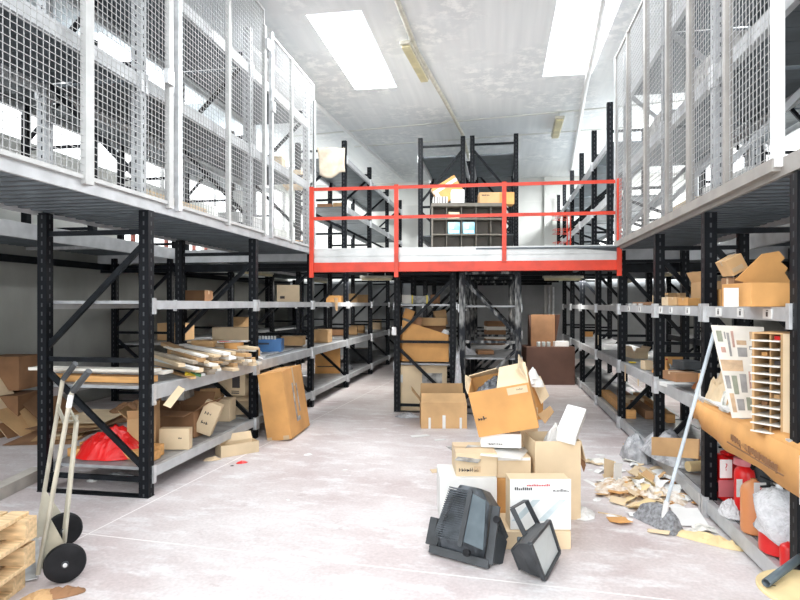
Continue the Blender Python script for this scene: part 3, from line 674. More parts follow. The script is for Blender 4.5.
put('brown box carrying the grey carton at the rear of the bottom left shelf', 158, 186, 404, 428, X=-3.5, z=S1+.002, dep=.28, m='cardd')
b = sheetpts([(163,405,4.95),(170.5,408,4.93),(185,389,5.05),(178.5,385.5,5.07)]); single(b, 'cardboard_sheet', 'pale cardboard strip leaning diagonally against the grey carton', 'cardboard', 'cardl')
b = heap(PX(122, 468, -3.3)*1.0, .12, .08, .06, seed=9); b2 = PZ(120, 478, 0); b = heap((b2.x, b2.y, .002), .17, .09, .05, seed=9, n=14); single(b, 'clear_wrap', 'crumpled clear wrap on the floor under the bottom left shelf', 'plastic wrap', 'film')
b2 = PZ(92, 481, 0); b = heap((b2.x, b2.y, .002), .05, .04, .02, seed=3, n=10); single(b, 'paper_scrap', 'white crumpled scrap on the floor under the left rack near the rear post', 'scrap', 'white')

# big box leaning on the rack
A = PD(279, 443, 6.62); A = PZ(292,441); B2 = PZ(310, 427)
ax = Vector((B2.x-A.x, B2.y-A.y, 0)); # right face runs away along the aisle
Wd = .50; ht = .78
left_dir = (PZ(262, 438)-PZ(279,443)); 
Mx = TM((A.x, A.y, 0), math.atan2(ax.y, ax.x)-math.pi/2) 
# local: x right (towards aisle normal), y along aisle
lean = D2R(-9)
Mx = Matrix.Translation((A.x, A.y, 0)) @ Matrix.Rotation(math.atan2(ax.y, ax.x)-math.pi/2, 4, 'Z') @ Matrix.Rotation(lean, 4, 'Y')
Mx = Mx @ Matrix.Translation((-.15, ax.length/2, 0))
Mx = lie(Mx, .30, ax.length, .80)
t = carton('large scuffed brown carton leaning against the left rack beam on the floor', Mx, .30, ax.length, .80, 'cardo', marks=[('rect', -.10,-.05,.15,.62,'sackg','R'),('rect', .05,.09,.25,.6,'sackg','R'),('rect',-.05,.05,.15,.2,'sackg','R'),('rect',-.15,-.09,.0,.05,'tape'),('rect',.05,.12,.0,.05,'tape')])
p = PZ(222, 461); q = PZ(250, 449)
Mx = TM(((p.x+q.x)/2-.02, (p.y+q.y)/2+.06, 0), CAMZ+D2R(38))
carton('shallow open cardboard tray on the floor in front of the left rack', Mx, .42, .17, .12, 'cardl', closed=False, flaps=(None, None, 20, 35), tape=False)
for lab, px, py, m, r_ in (('torn beige cardboard scrap on the floor left of the shallow tray', 212, 460, 'cardl', .09), ('small red scrap on the floor right of the shallow tray', 242, 463, 'redp', .06), ('tiny black cap on the floor below the shallow tray', 232, 466, 'rubber', .02), ('small white paper flake on the aisle floor beside the leaning carton', 308, 455, 'white', .05)):
    b2 = PZ(px, py); b = heap((b2.x, b2.y, .001), r_, r_*.5, r_*.35, rot=.6, seed=px, n=10); single(b, 'floor_scrap', lab, 'scrap', m)

# second and further bays
Dc = DX(263, -3.15); Mx, w_, d_, h_ = pxbox(247, 281, 333, 357, X=-3.2, z=S2+.02, dep=.3, rot=4)
t = thing('plastic_crate', 'blue plastic crate of white parts on the left waist-high shelf', 'crate', Mx.translation)
b = MB(Mx); e = .012; hh = .175
b.box(-w_/2, w_/2, -.15, .15, 0, e); b.box(-w_/2, w_/2, -.15, -.15+e, e, hh); b.box(-w_/2, w_/2, .15-e, .15, e, hh); b.box(-w_/2, -w_/2+e, -.15+e, .15-e, e, hh); b.box(w_/2-e, w_/2, -.15+e, .15-e, e, hh)
b.box(-w_/2-.012, w_/2+.012, -.162, -.15, hh-.03, hh); b.build('crate_body', 'blue', t)
b = MB(Mx); b.box(-.07, .07, -.166, -.160, hh-.07, hh-.05); b.build('crate_handle', 'dkplastic', t)
for k in range(7):
    b = MB(Mx @ Matrix.Translation((-.13+k*.042, .0, .0)) @ Matrix.Rotation(D2R(-12), 4, 'X')); b.tube([(0,0,.05),(0,0,.215)], .017, 12)
    single(b, 'white_tube', 'one of the short white tubes standing in the blue crate', 'tube', 'whitep', 'white tubes in the blue crate', smooth=True)
for k in range(6):
    b = MB(TM((-3.55+.1*k, 7.7-.03*k, S2+.002+.0), D2R(-4+k))); b.box(-.045, .045, -.85, .75, 0, .018+.004*(k % 3))
    single(b, 'grey_board', 'one of the long grey boards lying along the left waist-high shelf beyond the crate', 'board', ['sackg','shelf','galv'][k % 3], 'grey boards on the second bay of the left rack')
put('tan carton with a dark label on the eye-level beam of the left rack', 277, 299, 285, 302, X=-3.2, z=S3, dep=.3, rot=8, m='cardl', marks=[('rect',-.12,-.05,.05,.09,'ink')])
put('flat tan carton lying on the waist shelf past the third post', 281, 302, 339, 348, X=-3.25, z=S2+.02, dep=.35, m='card')
put('brown box on the left waist-high shelf just right of the third post', 313, 328, 336, 349, X=-3.1, z=S2, dep=.3, m='card', rot=-8)
put('orange-brown carton on the bottom left shelf between third and fourth posts', 315, 340, 356, 381, X=-3.3, z=S1, dep=.4, m='cardo', rot=5, marks=[('rect',-.2,.2,.13,.15,'ink')])
put('small box on the left waist shelf beside the fourth post', 348, 357, 329, 337, X=-3.2, z=S2, dep=.25, m='card')
put('flat brown carton on the waist shelf between third and fourth posts', 330, 345, 330, 337, X=-3.4, z=S2+.01, dep=.3, m='cardd')
put('upright tan box on the eye-level shelf beside the fourth post', 348, 357, 294, 303, X=-3.3, z=S3, dep=.25, m='card')
put('small dark crate on the bottom left shelf beyond the fourth post', 349, 368, 362, 374, X=-3.3, z=S1, dep=.4, m='dkplastic')
b = MB(); p = PX(334, 300, -2.84); b.slab([(p.x+.03,p.y,p.z-.18),(p.x+.03,p.y+.12,p.z-.2),(p.x+.03,p.y+.15,p.z+.04),(p.x+.03,p.y-.08,p.z+.04)], .005); single(b, 'cardboard_sheet', 'strip of brown card hanging from the eye-level beam of the left rack', 'cardboard', 'card')
b2 = PX(330,388,-3.2); 
b = heap((-3.3, 8.35+3.4, S1), .3, .35, .22, seed=21); single(b, 'dark_wrap_bundle', 'crumpled dark plastic bundle on the bottom left shelf far along', 'plastic wrap', 'filmd')
for k, (y, z, w_, h_, d_, m, lab) in enumerate(((13.5, S2, .3,.2,.3,'card','brown box on the left waist shelf behind the fifth post'), (14.2, S3,.3,.2,.3,'card','brown box on the left eye-level shelf near the back'), (15.4, S2,.35,.25,.3,'cardl','pale box on the left waist shelf near the back wall'), (11.5, S3,.3,.14,.3,'cardo','orange box on the left eye-level shelf midway along'))):
    carton(lab, TM((-3.3, y, z), .1), w_, d_, h_, m)
for k, (x, y, z, w_, h_, m, lab) in enumerate(((-5.7, 9.6, .96, .5,.3,'card','brown box on the dark rack against the left wall, waist level'), (-5.7, 10.4, 1.61, .4,.25,'cardd','dark brown box high on the rack against the left wall'), (-5.6, 12.2, .96, .5,.35,'card','brown box farther along the rack against the left wall'), (-5.7, 9.5, .26,.6,.3,'cardd','dark box on the bottom of the rack against the left wall'))):
    carton(lab, TM((x, y, z), .1), w_, .4, h_, m)

# flattened cardboard against the left wall
G = 'flattened cardboard dumped by the left wall'
cs = [((0,350),(34,352),(36,420),(0,410)), ((0,372),(40,376),(44,400),(6,402)), ((6,395),(40,390),(40,425),(14,426)), ((18,362),(44,352),(60,378),(34,392))]
for k in range(7):     # sheets leaning on the wall one behind another
    r_ = random.Random(k); y = 5.98+.13*k+r_.uniform(-.08,.08); bx_ = -5.90+.055*k; hgt = r_.uniform(.62,.95)-.05*k; w2 = r_.uniform(.25,.42)
    lx = min(.42+.02*k, hgt*.7); hz_ = math.sqrt(hgt*hgt-lx*lx)
    sk = r_.uniform(-.16,.16)
    b = MB(); b.slab([(bx_,y-w2,.004),(bx_,y+w2,.004),(bx_-lx,y+w2+sk,hz_),(bx_-lx,y-w2+sk,hz_*.96)], .006)
    single(b, 'cardboard_sheet', 'flattened brown cardboard sheet in the heap by the left wall', 'cardboard', ['card','cardd','cardl','cardd','card'][k % 5], G)
for k in range(6):     # sheets lying flat on one another in front
    r_ = random.Random(k+20); w2, l2 = r_.uniform(.22,.38), r_.uniform(.3,.5)
    b = MB(Matrix.Translation((-5.28+.05*r_.random(), 6.2+.14*k, .006+.022*k)) @ Euler((D2R(r_.uniform(-1,1)), D2R(r_.uniform(0,2)), r_.uniform(-.8,.8))).to_matrix().to_4x4())
    b.slab([(-w2,-l2,0),(w2,-l2*.9,0),(w2*.9,l2,0),(-w2,l2*.85,.02)], .005)
    zm = min(v.z for v in b.v); b.v = [v-Vector((0,0,min(0,zm-.001))) for v in b.v]
    single(b, 'cardboard_sheet', 'flattened brown cardboard sheet in the heap by the left wall', 'cardboard', ['cardd','card','cardl'][k % 3], G)
put('large upright brown box against the left wall, behind the flattened cardboard', -14, 19, 351, 385, X=-6.2, z=.50, dep=.38, m='cardd', tape=False)
put('lower brown box under the large upright one by the left wall', -20, 17, 388, 425, X=-6.1, z=0, dep=.5, m='cardd', tape=False, rot=5)
b = heap((-5.15, 7.5, .002), .35, .5, .22, seed=2, n=18, amp=.4); single(b, 'cardboard_scrap_heap', 'heap of torn brown cardboard beside the flattened sheets by the left wall', 'cardboard', 'cardd', kind='stuff')
# low kerb beam on the floor left
a_, b_ = PZ(-30, 512), PZ(38, 478); b = MB(); d = (b_-a_).normalized()*.0; b.bar((a_.x,a_.y,.05),(b_.x,b_.y,.05), .12, .10); single(b, 'concrete_kerb', 'low pale concrete kerb lying on the floor left of the first rack frame', 'kerb', mat('pale_kerb_concrete', (.50,.46,.41), .8))

# ================================================================= pallets
def pallet(label, o, rz, z):
    t = thing('wooden_pallet', label, 'pallet', (o.x, o.y, z), 'stacked wooden pallets')
    Mx = TM((o.x, o.y, z), rz)     # local x: short side (0.8) to the left (-), y towards the camera (-), length 1.2
    def bx(nm, *a, **k): b = MB(Mx); b.box(*a); return b.build(nm, 'wood', t, bevel=.002, **k)
    for x0 in (-.80, -.45, -.10): bx('bottom_board', x0, x0+.10, -1.2, 0, 0, .022)
    for x0 in (-.80, -.4725, -.145):
        for y0 in (-.1, -.65, -1.2):
            bl = bx('block', x0, x0+(.145 if x0 > -.7 or True else .1), y0, y0+(.1 if y0 > -1 else .1)+(.045 if y0 == -.65 else 0), .022, .100)
    for y0 in (-.1, -.65, -1.2): bx('stringer_board', -.80, 0, y0, y0+(.145 if y0 == -.65 else .1), .100, .122)
    for x0 in (-.80, -.60, -.44, -.265, -.10-.045):
        b = MB(Mx); b.box(x0, x0+(.145 if x0 in (-.80, -.145) else .1), -1.2, 0, .122, .144); b.build('deck_board', 'wood', t, bevel=.002)
    return t
o = PD(37, 520, 3.27); o2 = o.copy(); o2.x -= .075
t1 = pallet('bottom wooden pallet of the stack at the lower left', o2, CAMZ, 0)
t2 = pallet('middle wooden pallet of the stack at the lower left', o+Vector((-.01,0,0)), CAMZ+.01, .1445)
t3 = pallet('topmost wooden pallet of the stack at the lower left', o, CAMZ-.005, .289)
b = MB(TM((o2.x, o2.y, 0), CAMZ) @ Matrix.Translation((.0012,-.62,0)) @ Matrix.Rotation(math.pi/2, 4, 'Z'))
textmesh(b, 'EUR', .02, .036, .055); b.build('brand_lettering', 'ink', t1)
b = MB(TM((o2.x, o2.y, 0), CAMZ) @ Matrix.Translation((.0012,-.60,.06)))
for k in range(28):
    t_ = 2*math.pi*k/28; t2_ = 2*math.pi*(k+1)/28; b.bar((0,.066*math.cos(t_),.033*math.sin(t_)),(0,.066*math.cos(t2_),.033*math.sin(t2_)), .0016, .004)
b.build('brand_oval', 'ink', t1)
for lab, px, py, m in (('torn brown card on the floor between pallets and hand truck wheel', 44, 597, 'card'), ('small brown card scrap beside the hand truck wheel', 62, 594, 'cardd')):
    b2 = PZ(px, py); b = heap((b2.x, b2.y, .001), .12, .06, .035, rot=.5, seed=px, n=12, amp=.6); single(b, 'cardboard_scrap', lab, 'scrap', m)

# ================================================================= hand truck
w1 = PZ(65, 582); w1.z = .11; w2 = PZ(64, 546); w2.z = .11
axd = (w2-w1).normalized(); fwd = Vector((axd.y, -axd.x, 0))   # towards image right
if fwd.dot(Vector((c_, s_, 0))) < 0: fwd = -fwd
t = thing('hand_truck', 'beige two-wheeled hand truck with black grips beside the pallets', 'hand truck', (w1.x, w1.y, 0))
for wv, sgn in ((w1, -1), (w2, 1)):
    # wheel lathe about axis axd
    zax = axd; xax = Vector((0,0,1)); yax = zax.cross(xax); Mw = Matrix((xax, yax, zax)).transposed().to_4x4(); Mw.translation = wv
    b = MB(Mw); b.lathe([(.050,-.024),(.082,-.028),(.105,-.022),(.11,-.008),(.11,.008),(.105,.022),(.082,.028),(.050,.024)], 'z', 32); wl = b.build('wheel', 'rubber', t, smooth=True, origin=wv)
    b = MB(Mw); b.lathe([(.016,-.035),(.02,-.03),(.02,.03),(.016,.035)], 'z', 16)
    for k in range(6):
        a_ = math.pi*2*k/6; b.bar((math.cos(a_)*.015, math.sin(a_)*.015, 0), (math.cos(a_)*.056, math.sin(a_)*.056, 0), .022, .03, up=(0,0,1))
    b.build('hub', 'dkplastic', wl, smooth=False)
    b = MB(Mw); b.lathe([(.009,-.042),(.012,-.040),(.012,-.034)], 'z', 12); b.build('axle_nut', 'galv', wl)
b = MB(); b.tube([w1, w2], .010, 10); b.build('axle', 'truck', t, smooth=True)
def rail(pts, r=.0135): b = MB(); b.tube(pts, r, 12); return b.build('frame_tube', 'truck', t, smooth=True)
n1 = w1 - axd*.0; 
nb = PD(38, 578, 3.36); nt1 = PD(71, 395, 3.42); fb = PD(36.5, 541, 3.86); ft = PD(62.5, 381, 3.9)
nb.z = .035; fb.z = .035
g1 = PD(78, 382, 3.40); g2 = PD(89, 371, 3.36); h1 = PD(66, 374, 3.88); h2 = PD(75.5, 363.5, 3.84)
rail([nb, nt1, nt1.lerp(g1, .5)+Vector((0,0,.005)), g1]); rail([fb, ft, ft.lerp(h1, .5)+Vector((0,0,.005)), h1])
for a_, b_ in ((nt1.lerp(g1, .3), g2), (ft.lerp(h1, .3), h2)): b = MB(); b.tube([a_, b_], .0185, 14); b.build('grip', 'dkplastic', t, smooth=True)
b = MB(); b.tube([nb.lerp(nt1,.93), nb.lerp(nt1,1.0)], .016, 12); b.build('price_sleeve', 'whitep', t, smooth=True)
# plate, cross bars, inner pair of tubes
mid_n = nb.lerp(nt1, .83); mid_f = fb.lerp(ft, .83)
b = MB(); b.bar(mid_n, mid_f, .05, .006, up=fwd); b.bar(mid_n+fwd*.06, mid_f+fwd*.06, .012, .02); b.build('cross_plate', 'truck', t)
i1b = w1.lerp(w2, .3)+Vector((0,0,.06)); i2b = w1.lerp(w2, .72)+Vector((0,0,.06)); i1t = mid_n.lerp(mid_f,.18)+fwd*.07; i2t = mid_n.lerp(mid_f,.45)+fwd*.08
rail([i1b, i1t, i1t-fwd*.05], .011); rail([i2b, i2t, i2t-fwd*.05], .011)
for aa, bb, ww in ((nb, nt1, w1), (fb, ft, w2)):
    b = MB(); q0 = aa.lerp(bb, .02); q1 = aa.lerp(bb, .32); off = axd*(.02 if aa is nb else -.02)
    b.slab([q0+off, ww+off+Vector((0,0,-.03))+fwd*.02, ww+off+fwd*.03+Vector((0,0,.03)), q1+off], .004, nrm=axd); b.build('side_plate', 'truck', t)
b = MB(); b.bar(nb, fb, .02, .02); d_ = -fwd
b.slab([nb+Vector((0,0,-.02)), fb+Vector((0,0,-.02)), fb+d_*.2+Vector((0,0,-.025)), nb+d_*.2+Vector((0,0,-.025))], .005); b.build('toe_plate', 'galv', t)
# ================================================================= centre, on the platform
def stand(label, px0, px1, yt, yb, D, dep=.3, m='card', **k):  # on a surface at that pixel
    return put(label, px0, px1, yt, yb, D=D, dep=dep, m=m, **k)
Dm = 10.6; q0 = PD(432, 203, Dm); q1 = PD(506, 203, Dm); wS = (q1-q0).length; hS = q0.z-2.352
cx = (q0+q1)/2; Ms = TM((cx.x, cx.y, 2.352), CAMZ)
t = thing('pigeonhole_shelf', 'taupe metal shelf unit of small bays standing behind the red railing', 'shelf unit', Ms.translation)
dS = .34
b = MB(Ms); b.box(-wS/2, wS/2, dS-.01, dS, 0, hS); b.build('back_panel', 'brownmetal', t)
for x in (-wS/2, wS/2-.02): b = MB(Ms); b.box(x, x+.02, 0, dS-.01, 0, hS); b.build('side_panel', 'brownmetal', t)
lv = [.02, .36, .36+(hS-.36-.02)/3, .36+2*(hS-.36-.02)/3+.02, hS-.02]
zrow = [H-(y-HOR)*Dm/F-2.352 for y in (235, 219.5, 202)]
shz = [.04, H-(248-HOR)*Dm/F-2.352, zrow[0]-.02, zrow[1]-.02, hS-.07]
for z in (.03, zrow[0], zrow[1]): b = MB(Ms); b.box(-wS/2+.02, wS/2-.02, .0, dS-.01, z, z+.022); b.build('shelf', 'brownmetal', t)
b = MB(Ms); b.box(-wS/2-.01, wS/2+.01, -.01, dS, hS-.06, hS); b.build('top_panel', 'brownmetal', t)
for row in range(3):
    za, zb = [(.052, zrow[0]), (zrow[0]+.022, zrow[1]), (zrow[1]+.022, hS-.06)][row]
    for k in range(1, 5): b = MB(Ms); x = -wS/2+wS*k/5; b.box(x-.006, x+.006, .02, dS-.01, za, zb); b.build('divider', 'brownmetal', t)
def inbay(label, c0, w_, row, h_, m, stripe=None, sticker=None):
    za = [.053, zrow[0]+.023, zrow[1]+.023][row]; x = -wS/2+wS*(c0+.5)/5
    carton(label, Ms @ Matrix.Translation((x, .16, za)), w_, .24, h_, m, tape=False, marks=stripe)
bl = [('rect', -.09, .09, .02, .07, 'white'), ('rect', -.05, .0, .10, .17, 'white')]
inbay('blue and white carton in the middle row, second bay of the taupe shelf', 1, .22, 1, .22, 'cyan', stripe=bl)
inbay('blue and white carton in the middle row, third bay of the taupe shelf', 2, .22, 1, .22, 'cyan', stripe=bl)
inbay('blue and white carton in the lowest row, second bay of the taupe shelf', 1, .22, 0, .24, 'cyan', stripe=bl)
inbay('blue and white carton in the lowest row, fourth bay of the taupe shelf', 3, .22, 0, .24, 'cyan', stripe=bl)
inbay('white carton in the lowest row, first bay of the taupe shelf', 0, .2, 0, .22, 'white', stripe=[('scrib',1,-.05,.06,.06,2,'ink')])
inbay('white carton in the lowest row, fifth bay of the taupe shelf', 4, .2, 0, .22, 'white')
inbay('pale carton in the top row, second bay of the taupe shelf', 1, .2, 2, .12, 'cardl')
zt_ = 2.352+hS+.002
def ontop(label, x, w_, h_, m, y=.17, rz=0, d=.28, **k): carton(label, Ms @ Matrix.Translation((x, y, hS+.002)) @ Matrix.Rotation(rz, 4, 'Z'), w_, d, h_, m, **k)
ontop('white small carton on top of the taupe shelf, in front of the tilted box', -.20, .23, .24, 'white', y=.12)
ontop('black and white striped carton on top of the taupe shelf, left end', -.52, .26, .12, 'white', marks=[('rect', -.12+.05*k, -.10+.05*k, .0, .12, 'ink') for k in range(5)])
ontop('brown carton with dark lettering on top of the taupe shelf', .38, .36, .20, 'card', d=.3, marks=[('scrib', 8, -.14, .13, .04, 5, 'ink')])
ontop('brown cardboard box at the right end on top of the taupe shelf', .70, .3, .22, 'cardo', y=.25)
Mx = Ms @ Matrix.Translation((-.27, .36, hS+.002)) @ Matrix.Rotation(D2R(-32), 4, 'Y')
Mx = lie(Mx, .50, .2, .36); carton('brown box with broad white tape tilted on its corner above the taupe shelf', Mx, .50, .2, .36, 'cardo', tapem='white', marks=[('rect',-.25,.25,.24,.30,'white'),('rect',-.25,-.18,.0,.24,'white')])
# cloth on the left upper rack end
p = [(318,148,9.2),(345,147,9.2),(346,172,9.15),(340,176,9.1),(323,178,9.1)]
b = MB(); q = [PD(*v) for v in p]; vs = []; fs = []; n = 12
for j in range(n+1):
    for i in range(n+1):
        u, v = i/n, j/n; a_ = PD(317+28*u, 148, 10.55); b_ = PD(321+25*u, 176+3*math.sin(u*5), 10.55)
        pt = a_.lerp(b_, v); pt += Vector((0, .03*math.sin(u*9+v*3)-.05*v, 0)); vs.append(pt)
for j in range(n):
    for i in range(n): k = j*(n+1)+i; fs.append((k, k+1, k+n+2, k+n+1))
b.add(vs, fs); o = single(b, 'draped_cloth', 'cream cloth draped over the end of the black upper rack on the left', 'cloth', 'cream', smooth=True)
md = o.modifiers.new('s', 'SOLIDIFY'); md.thickness = .02
# upper left rack goods
put('low brown box on the middle shelf of the upper left rack, near the railing', 317, 332, 199, 205, D=11.6, z=3.485, m='cardd', dep=.3)
put('brown box beside the low one on the upper left rack middle shelf', 333, 345, 198, 205, D=11.6, z=3.485, m='card', dep=.3)
put('brown box on the lower level of the upper left rack behind the railing', 339, 352, 238, 247, D=11.7, z=2.49, m='card', dep=.3)
for px, (a_, b_), z, lab in ((273, (150,170), 3.505, 'pale box on the shelf behind the left mesh, near its far end'), (292, (165,182), 3.505, 'brown box on the shelf behind the left mesh by the last panel')):
    put(lab, px-9, px+9, a_, b_, D=DX(px,-3.3), z=z, m='cardl')
put('brown box on the left walkway behind the last mesh panel', 290, 306, 228, 240, D=DX(298,-3.3), z=2.465, m='cardo', dep=.35)
put('white box on the left walkway behind the middle mesh panel', 233, 246, 180, 196, D=DX(240,-3.4), z=2.9, m='white', dep=.35)
# right upper: small red wire baskets on the back wall, white long boxes behind the right mesh
p0 = PD(560, 222, 12.5)
t = thing('wire_basket_stand', 'red wire basket stand behind the railing near the right upper rack', 'stand', (p0.x, p0.y, 2.352))
for k, yy in enumerate((218, 232, 245)):
    q = PD(562, yy, 12.5); b = MB(TM((q.x, q.y, q.z-.04), CAMZ))
    for i in range(6): b.box(-.18+.06*i, -.176+.06*i, -.12, .12, 0, .005); b.box(-.18+.07*i*.85, -.174+.07*i*.85, -.122, -.117, 0, .09)
    for zz in (0, .09): b.box(-.18, .18, -.122, -.117, zz, zz+.007); b.box(-.18, .18, .117, .122, zz, zz+.007); b.box(-.18, -.175, -.12, .12, zz, zz+.007); b.box(.175, .18, -.12, .12, zz, zz+.007)
    b.build('wire_basket', 'red', t)
for x in (.19,): 
    for y in (-.12, .12): b = MB(TM((p0.x, p0.y, 0), CAMZ)); b.box(x-.01, x+.01, y-.01, y+.01, 2.352, 3.5); b.build('post', 'red', t)
pr = random.Random(5)
for k, (y0, z, l_, w_, h_, m, lab) in enumerate(((3.2,3.40,1.6,.12,.10,'white','long white parcel on the nearest shelf behind the right mesh'), (3.3,3.40,1.4,.1,.16,'sackg','long grey parcel beside the white one behind the right mesh'), (2.9,2.40,1.5,.14,.1,'white','long white profile bundle on the right walkway behind the mesh'), (3.4,2.40,1.5,.2,.14,'galv','long grey profile bundle on the right walkway behind the mesh'), (4.7,3.40,1.0,.3,.22,'sackg','grey carton on the shelf behind the right mesh, middle bay'), (5.1,2.4,.9,.3,.3,'white','white carton on the right walkway behind the mesh, middle bay'), (6.6,3.4,.8,.3,.25,'sackg','grey carton on the shelf behind the right mesh, far bay'), (6.4,2.4,.8,.3,.3,'cardl','beige carton on the right walkway behind the mesh, far bay'))):
    x = 1.85+.26*(k % 2); b = MB(TM((x, y0, z+.004), D2R(pr.uniform(-3,3)))); b.box(-w_/2, w_/2, -.05, l_-.05, 0, h_); single(b, 'parcel', lab, 'parcel', m, bevel=.004)
for k, (y0, z, l_, w_, h_, m, lab) in enumerate(((3.1,2.475,1.2,.3,.12,'whitep','white panel stack on the left walkway behind the near mesh'), (5.0,2.475,1.2,.3,.2,'cardl','beige carton on the left walkway behind the second mesh panel'), (2.6,3.503,1.6,.35,.1,'galv','grey panel stack on the shelf behind the near left mesh'), (7.0,2.475,.8,.3,.3,'white','white carton on the left walkway behind the far mesh panel'))):
    b = MB(TM((-3.4, y0, z+.004), D2R(pr.uniform(-3,3)))); b.box(-w_/2, w_/2, -.05, l_-.05, 0, h_); single(b, 'parcel', lab, 'parcel', m, bevel=.004)

# ================================================================= island rack contents (left row)
IX = TM((-1.065, 8.58, 0), 0)
b = MB(); b.slab([(-1.42,8.60,.74),(-.72,8.60,.74),(-.72,8.60,1.14),(-1.42,8.60,1.36)][::1], .006); b.build
t = single(b, 'cardboard_sheet', 'orange cardboard sheet with a slanted top standing in the left island rack', 'cardboard', 'cardo')
put('large orange-brown carton filling the left island rack below the slanted sheet', 399, 446, 339, 366, D=8.85, z=.73, dep=.5, m='cardo', tape=False)
put('tall beige carton standing on the floor at the foot of the left island rack', 394.5, 447, 366, 411, D=8.72, z=0, dep=.55, m='cardl', tape=False, marks=[('rect',.02,.32,.36,.56,'sackg'),('rect',-.36,-.27,.42,.54,'white')])
put('long open brown box lying on the orange carton in the left island rack', 421, 446, 322, 330, D=9.0, z=1.26, dep=.3, m='card')
put('small brown box tilted on the slanted sheet in the left island rack', 411, 421, 319, 329, D=8.75, z=1.24, dep=.2, m='cardd', ry=10)
put('orange box corner leaning at the left post inside the island rack', 402, 412, 312, 322, D=8.95, z=1.34, dep=.2, m='cardo', ry=20)
put('flat brown box stack base in the left island rack', 404, 446, 330, 339, D=9.1, z=1.14, dep=.4, m='cardd')
put('brown box standing behind others at the right of the left island rack', 436, 448, 316, 331, D=9.2, z=1.25, dep=.3, m='card', ry=-8)
b = sheetpts([(437,338,8.7),(448,338,8.7),(449,331,8.72),(444,329,8.75)]); single(b, 'paper_sheet', 'white paper corner sticking out of the left island rack', 'paper', 'white')
put('white low carton on the top beam of the left island rack', 402, 411, 296, 305, D=8.9, z=1.605, dep=.3, m='woodw')
Mx, w_, d_, h_ = pxbox(411, 429, 297, 305, D=8.9, z=1.605, dep=.3)
t = thing('strapped_parcel', 'grey parcel with yellow straps on the top beam of the left island rack', 'parcel', Mx.translation)
b = MB(Mx); b.box(-w_/2, w_/2, -.15, .15, 0, h_); b.build('body', 'sackg', t, bevel=.01)
for x in (-w_/2+.02, w_/2-.03): b = MB(Mx); b.box(x-.012, x+.012, -.155, .155, 0, h_+.006); b.build('strap', 'yellow', t)
put('brown box right of the strapped parcel on the left island rack', 431, 440, 296, 305, D=9.0, z=1.605, dep=.3, m='cardd')
# open box in front of island
t = put('open brown carton with white tape tabs on the floor before the island rack', 421, 467, 402, 428, D=7.45, z=0, dep=.4, closed=False, flaps=(-60, None, 10, 38), tape=False, m='card',
        marks=[('rect',-.20,-.17,0,.14,'white'),('rect',-.02,.02,0,.17,'white'),('rect',.20,.23,0,.14,'white')], rot=0)
# right island row contents
Ry = [(487,500,320,339,'wooden crate of slats on the rear shelf of the right island rack')]
Mx, w_, d_, h_ = pxbox(487, 506, 320, 343, D=11.0, z=.83, dep=.4)
t = thing('slatted_crate', Ry[0][4], 'crate', Mx.translation)
for k in range(5): b = MB(Mx); b.box(-w_/2, w_/2, -.2, .2, .02+k*.085, .085+k*.085); b.build('slat', 'woodw' if k % 2 else 'cardd', t)
b = MB(Mx); b.box(-w_/2+.01, w_/2-.01, -.19, .19, 0, .44); b.build('crate_core', 'cardd', t)
put('flat brown box on the waist shelf of the right island rack', 478, 494, 347, 351, D=8.9, z=.825, dep=.3, m='cardd')
p = PD(466, 352, 8.85); b = heap((p.x, p.y+.1, .823), .16, .12, .10, seed=12, n=14); single(b, 'clear_wrap', 'clear crumpled wrap on the waist shelf of the right island rack', 'plastic wrap', 'bubble')
b = MB(); p = PD(462, 372, 8.5); b = heap((-.56, 8.3, .002), .07, .09, .9, seed=8, n=16, amp=.3); single(b, 'film_roll', 'bunched clear film standing between the two island racks', 'plastic wrap', 'bubble')
b = MB(); p = PD(454, 378, 8.3); b.lathe([(.03,0),(.035,.02),(.035,.25),(.015,.30),(.015,.33)], 'z', 14, (p.x, p.y, .002)); single(b, 'small_bottle', 'small pale bottle on the floor at the foot of the left island rack', 'bottle', 'greyg', smooth=True)
for px, py, lab in ((394,331,'white junction box on the left post of the island racks'), (520,335,'white junction box on the right post of the island racks')):
    q = PD(px, py, 8.45); b = MB(TM(q, CAMZ)); b.box(-.035,.035,-.03,.02,-.06,.06); single(b, 'junction_box', lab, 'switch box', 'whitep', bevel=.01)
b = heap(PZ(407, 416), .16, .1, .05, seed=31, n=12); b = heap((PZ(407,417).x, PZ(407,417).y, .001), .17, .1, .06, seed=31, n=14); single(b, 'clear_wrap', 'crumpled grey wrap on the floor left of the open brown carton', 'plastic wrap', 'film')
# brown boxes at back right
D1 = F*H/(385-HOR)
put('large chocolate-brown carton on the floor at the far end of the right aisle', 526.5, 575, 347, 385, D=D1, z=0, dep=.75, m='choc', tape=False)
ztop = 38*D1/F
Mx, w_, d_, h_ = pxbox(531, 555, 315, 346.5, D=D1+.25, z=ztop+.002, dep=.3)
t = thing('open_display_box', 'open chestnut-brown carton standing on the large chocolate-brown one', 'box', Mx.translation)
b = MB(Mx); b.slab([(-w_/2,-.15,0),(w_/2,-.15,0),(w_/2,-.15,h_),(-w_/2,-.15,h_)], .006); b.build('front_panel', 'cardd', t)
b = MB(Mx); b.slab([(-w_/2,-.15,0),(-w_/2-.07,-.25,h_),(-w_/2-.01,.1,h_*.98),(-w_/2,.15,0)], .006); b.build('side_flap', 'choc', t)
b = MB(Mx); b.slab([(w_/2,-.15,0),(w_/2+.07,-.25,h_),(w_/2+.01,.1,h_*.98),(w_/2,.15,0)], .006); b.build('side_flap', 'choc', t)
b = MB(Mx); b.box(-w_/2,w_/2,.14,.15,0,h_*.96); b.box(-w_/2,w_/2,-.14,.14,0,.006); b.build('back_panel', 'choc', t)
